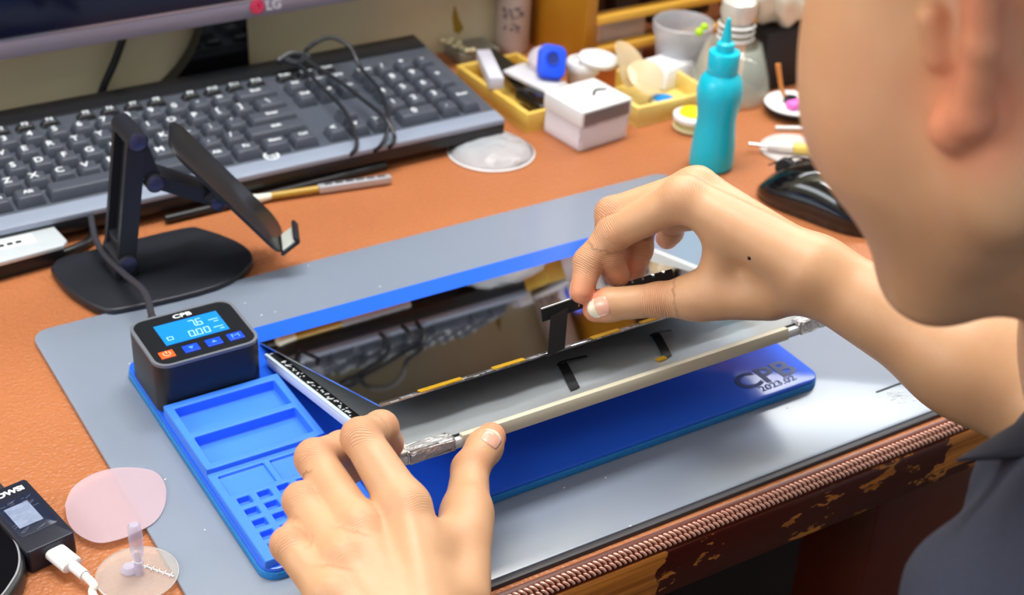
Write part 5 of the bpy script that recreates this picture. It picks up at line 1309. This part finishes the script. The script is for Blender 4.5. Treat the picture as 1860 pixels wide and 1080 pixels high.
# --- nails: plates laid on the surface
def march(u, v, t0=0.3):
    d = A_(ray(u, v)); d /= np.linalg.norm(d); t = t0
    for _ in range(300):
        x = float(body_sdf((A_(CAMPOS) + d * t)[None].astype(f64))[0])
        if x < 1e-5: break
        t += max(x * 0.8, 2e-5)
        if t > 2: break
    return A_(CAMPOS) + d * t
def grad(p):
    e = 0.0004; P_ = np.array([p + e * np.array(k) for k in ((1,0,0),(-1,0,0),(0,1,0),(0,-1,0),(0,0,1),(0,0,-1))], f64); d = body_sdf(P_)
    g = np.array([d[0]-d[1], d[2]-d[3], d[4]-d[5]], float); return g / np.linalg.norm(g)
nail_m = mat('nail', (222, 168, 148), 0.22, coat=0.4); tip_m = mat('nail_tip', (214, 206, 186), 0.25)
def nail(cen, axis, ln, wd, tip=0.25, nrm=None):
    n = grad(cen) if nrm is None else nrm
    ax = axis - n * (axis @ n); ax /= np.linalg.norm(ax); sd_ = np.cross(n, ax)
    b = BM(); NU, NV = 16, 12; top = []; bot = []
    for i in range(NU + 1):
        rt = []; rb = []
        for j in range(NV + 1):
            s = 2*i/NU - 1; w = 2*j/NV - 1
            # rounded rectangle outline
            q = w * wd * (1 - 0.16 * max(0, -s) ** 4 - 0.30 * max(0, s) ** 6); a = s * ln * (1 - 0.18 * w * w if s < 0 else 1 - 0.20 * abs(w) ** 2.5)
            p = cen + ax * a + sd_ * q
            for _ in range(3):
                g = grad(p); dd = float(body_sdf(p[None].astype(f64))[0]); p = p - n * dd * 0.9 if s < 0.6 else p - n * max(-0.002, min(dd, 0.0014)) * 0.9
            lift = 0.0005 * (1 - 0.6 * w * w) * (1 - (0.8 if s < -0.9 else 0))
            rt.append(b.verts.new(Vector(p + n * lift) - PO)); rb.append(b.verts.new(Vector(p - n * 0.0006) - PO))
        top.append(rt); bot.append(rb)
    for i in range(NU):
        for j in range(NV):
            f = b.faces.new((top[i][j], top[i+1][j], top[i+1][j+1], top[i][j+1])); f.material_index = 1 if i >= NU * (1 - tip) else 0
            b.faces.new((bot[i][j], bot[i][j+1], bot[i+1][j+1], bot[i+1][j]))
        b.faces.new((top[i][0], bot[i][0], bot[i+1][0], top[i+1][0])); b.faces.new((top[i][NV], top[i+1][NV], bot[i+1][NV], bot[i][NV]))
    for j in range(NV):
        b.faces.new((top[0][j], top[0][j+1], bot[0][j+1], bot[0][j])); f = b.faces.new((top[NU][j], bot[NU][j], bot[NU][j+1], top[NU][j+1])); f.material_index = 1
    return mesh_obj('fingernail', b, [nail_m, tip_m], person, 'all')
fa = lambda F, n: np.array(F[n][3][0]) - np.array(F[n][2][0])
nail(march(895, 793), fa(LF, 'thumb'), .0062, .0054, 0.3)['label'] = 'left thumb nail'
nail(march(1086, 558), fa(RF, 'thumb'), .0068, .0056, 0.42)['label'] = 'right thumb nail'
for F, n in ((LF, 'index'), (LF, 'middle'), (LF, 'ring'), (LF, 'pinky'), (RF, 'index'), (RF, 'middle'), (RF, 'ring'), (RF, 'pinky')):
    pts = [np.array(k[0]) for k in F[n]]; ax = pts[3] - pts[2]; ax /= np.linalg.norm(ax)
    dors = (pts[1] - pts[0]); dors = dors / np.linalg.norm(dors); dors = dors - ax * (dors @ ax); dors /= max(np.linalg.norm(dors), 1e-6)
    c = pts[3] - ax * 0.001 + dors * F[n][3][1]
    nail(c, ax, .0052, .0044, 0.2, nrm=dors)
mc_ = march(1361, 469); b = BM(); bmesh.ops.create_icosphere(b, subdivisions=3, radius=0.0016)
for v in b.verts: v.co = Vector(mc_) - PO + Vector((v.co.x, v.co.y * 0.8, v.co.z * 0.9)) * 0.9 + Vector(-grad(mc_) * 0.0006)
mesh_obj('mole', b, mat('mole_brown', (44, 22, 20), 0.5), person, 'all')['label'] = 'small dark mole on the back of the right hand'
# --- hair and brows
def hair_sdf(p):
    d = sd_ell(p, hp_(0, -.012, .054), HR3, (.083, .102, .090))
    q = (p - H0) @ HR3.T
    cut = (0.012 - q[..., 2]) + 0.9 * np.maximum(q[..., 1] - 0.0, 0) - 0.6 * np.maximum(-q[..., 1] - 0.03, 0)
    d = smax(d, cut, .008)
    st = 0.0012 * np.sin(q[..., 0] * 900 + q[..., 2] * 300) * np.sin(q[..., 1] * 500)
    return d + st
hair_m = mat('black_hair', (24, 19, 18), 0.45, bump=('noise', 1200, 0.6, 0.0008))
net_obj('hair', hair_sdf, tuple(H0 - .16), tuple(H0 + .19), 0.003, hair_m, person, (.55, .30, -.75))
for s in (1, -1):
    b = BM(); tube(b, [Vector(hp_(s*.014, .099, .038)) - PO, Vector(hp_(s*.032, .094, .044)) - PO, Vector(hp_(s*.052, .074, .037)) - PO], lambda f: (.0030 * (1 - .6*f), .0022), 8)
    mesh_obj('eyebrow', b, hair_m, person, 'all')
    b = BM(); bmesh.ops.create_icosphere(b, subdivisions=3, radius=0.0118)
    for v in b.verts: v.co += Vector(hp_(s*.031, .0795, .016)) - PO
    mesh_obj('eyeball', b, mat('eye_white', (230, 226, 220), 0.15), person, 'all')
# --- shirt
def rd(u, v, d):
    r = A_(ray(u, v)); return Vector(A_(CAMPOS) + r / np.linalg.norm(r) * d)
def shirt_sdf(p):
    d = sd_cone(p, SHL, SHL * .55 + LE * .45, .062, .056)
    nb2 = A_(CAMPOS) + A_(ray(2240, 900)) / np.linalg.norm(A_(ray(2240, 900))) * .68
    d = smin(d, sd_cone(p, SHL, nb2, .058, .058), .03)
    d = smin(d, sd_cone(p, SHR, nb2, .058, .058), .03)
    d = smin(d, sd_cone(p, SHR, SHR * .55 + RE * .45, .060, .056), .02)
    d = smin(d, sd_cone(p, nb2, CH, .085, .115), .04); d = smin(d, sd_cone(p, CH, BELLY, .115, .135), .04)
    d = smin(d, sd_cone(p, SHL, CH, .06, .10), .03)
    q_ = np.array(tuple(rd(1842, 915, .635))); d = smin(d, sd_cone(p, q_, SHL * .4 + q_ * .6, .019, .036), .02)
    # soft folds
    d = d + 0.0028 * np.sin(p[..., 0] * 62 + p[..., 2] * 85 + 1.3 * np.sin(p[..., 1] * 40)) 
    return d
shirt_m = mat('navy_shirt', (50, 54, 74), 0.85, var=(500, (40, 44, 64), 0.6), bump=('noise', 1600, 0.4, 0.0005))
net_obj('shirt', shirt_sdf, (.15, -.25, -.62), (1.0, .60, .45), 0.005, shirt_m, person, (.55, .30, -.75))
# open collar leaf
b = BM()
NUc = 14
rows_ = []
for i in range(NUc + 1):
    t = i / NUc
    e0_ = rd(1738 + 180 * t, 836 - 10 * t, .590 + .01 * t); e1_ = rd(1738 + 180 * t, 834 - 112 * t, .600 + .035 * t)
    rows_.append([e0_.lerp(e1_, k / 6) + (Vector((0, 0, .006 * math.sin(PI * k / 6) * t))) for k in range(7)])
th_ = Vector((-.0006, -.0009, .0016))
Tt = [[b.verts.new(q + th_ - PO) for q in r] for r in rows_]; Tb = [[b.verts.new(q - th_ - PO) for q in r] for r in rows_]
for i in range(NUc):
    for k in range(6):
        b.faces.new((Tt[i][k], Tt[i+1][k], Tt[i+1][k+1], Tt[i][k+1])); b.faces.new((Tb[i][k], Tb[i][k+1], Tb[i+1][k+1], Tb[i+1][k]))
    b.faces.new((Tt[i][0], Tb[i][0], Tb[i+1][0], Tt[i+1][0])); b.faces.new((Tt[i][6], Tt[i+1][6], Tb[i+1][6], Tb[i][6]))
b.faces.new([Tt[0][k] for k in range(7)] + [Tb[0][k] for k in range(6, -1, -1)]); b.faces.new([Tb[-1][k] for k in range(7)] + [Tt[-1][k] for k in range(6, -1, -1)])
bmesh.ops.remove_doubles(b, verts=b.verts[:], dist=0.00005)
mesh_obj('collar', b, mat('collar_dark', (34, 36, 50), 0.85), person, 'all')
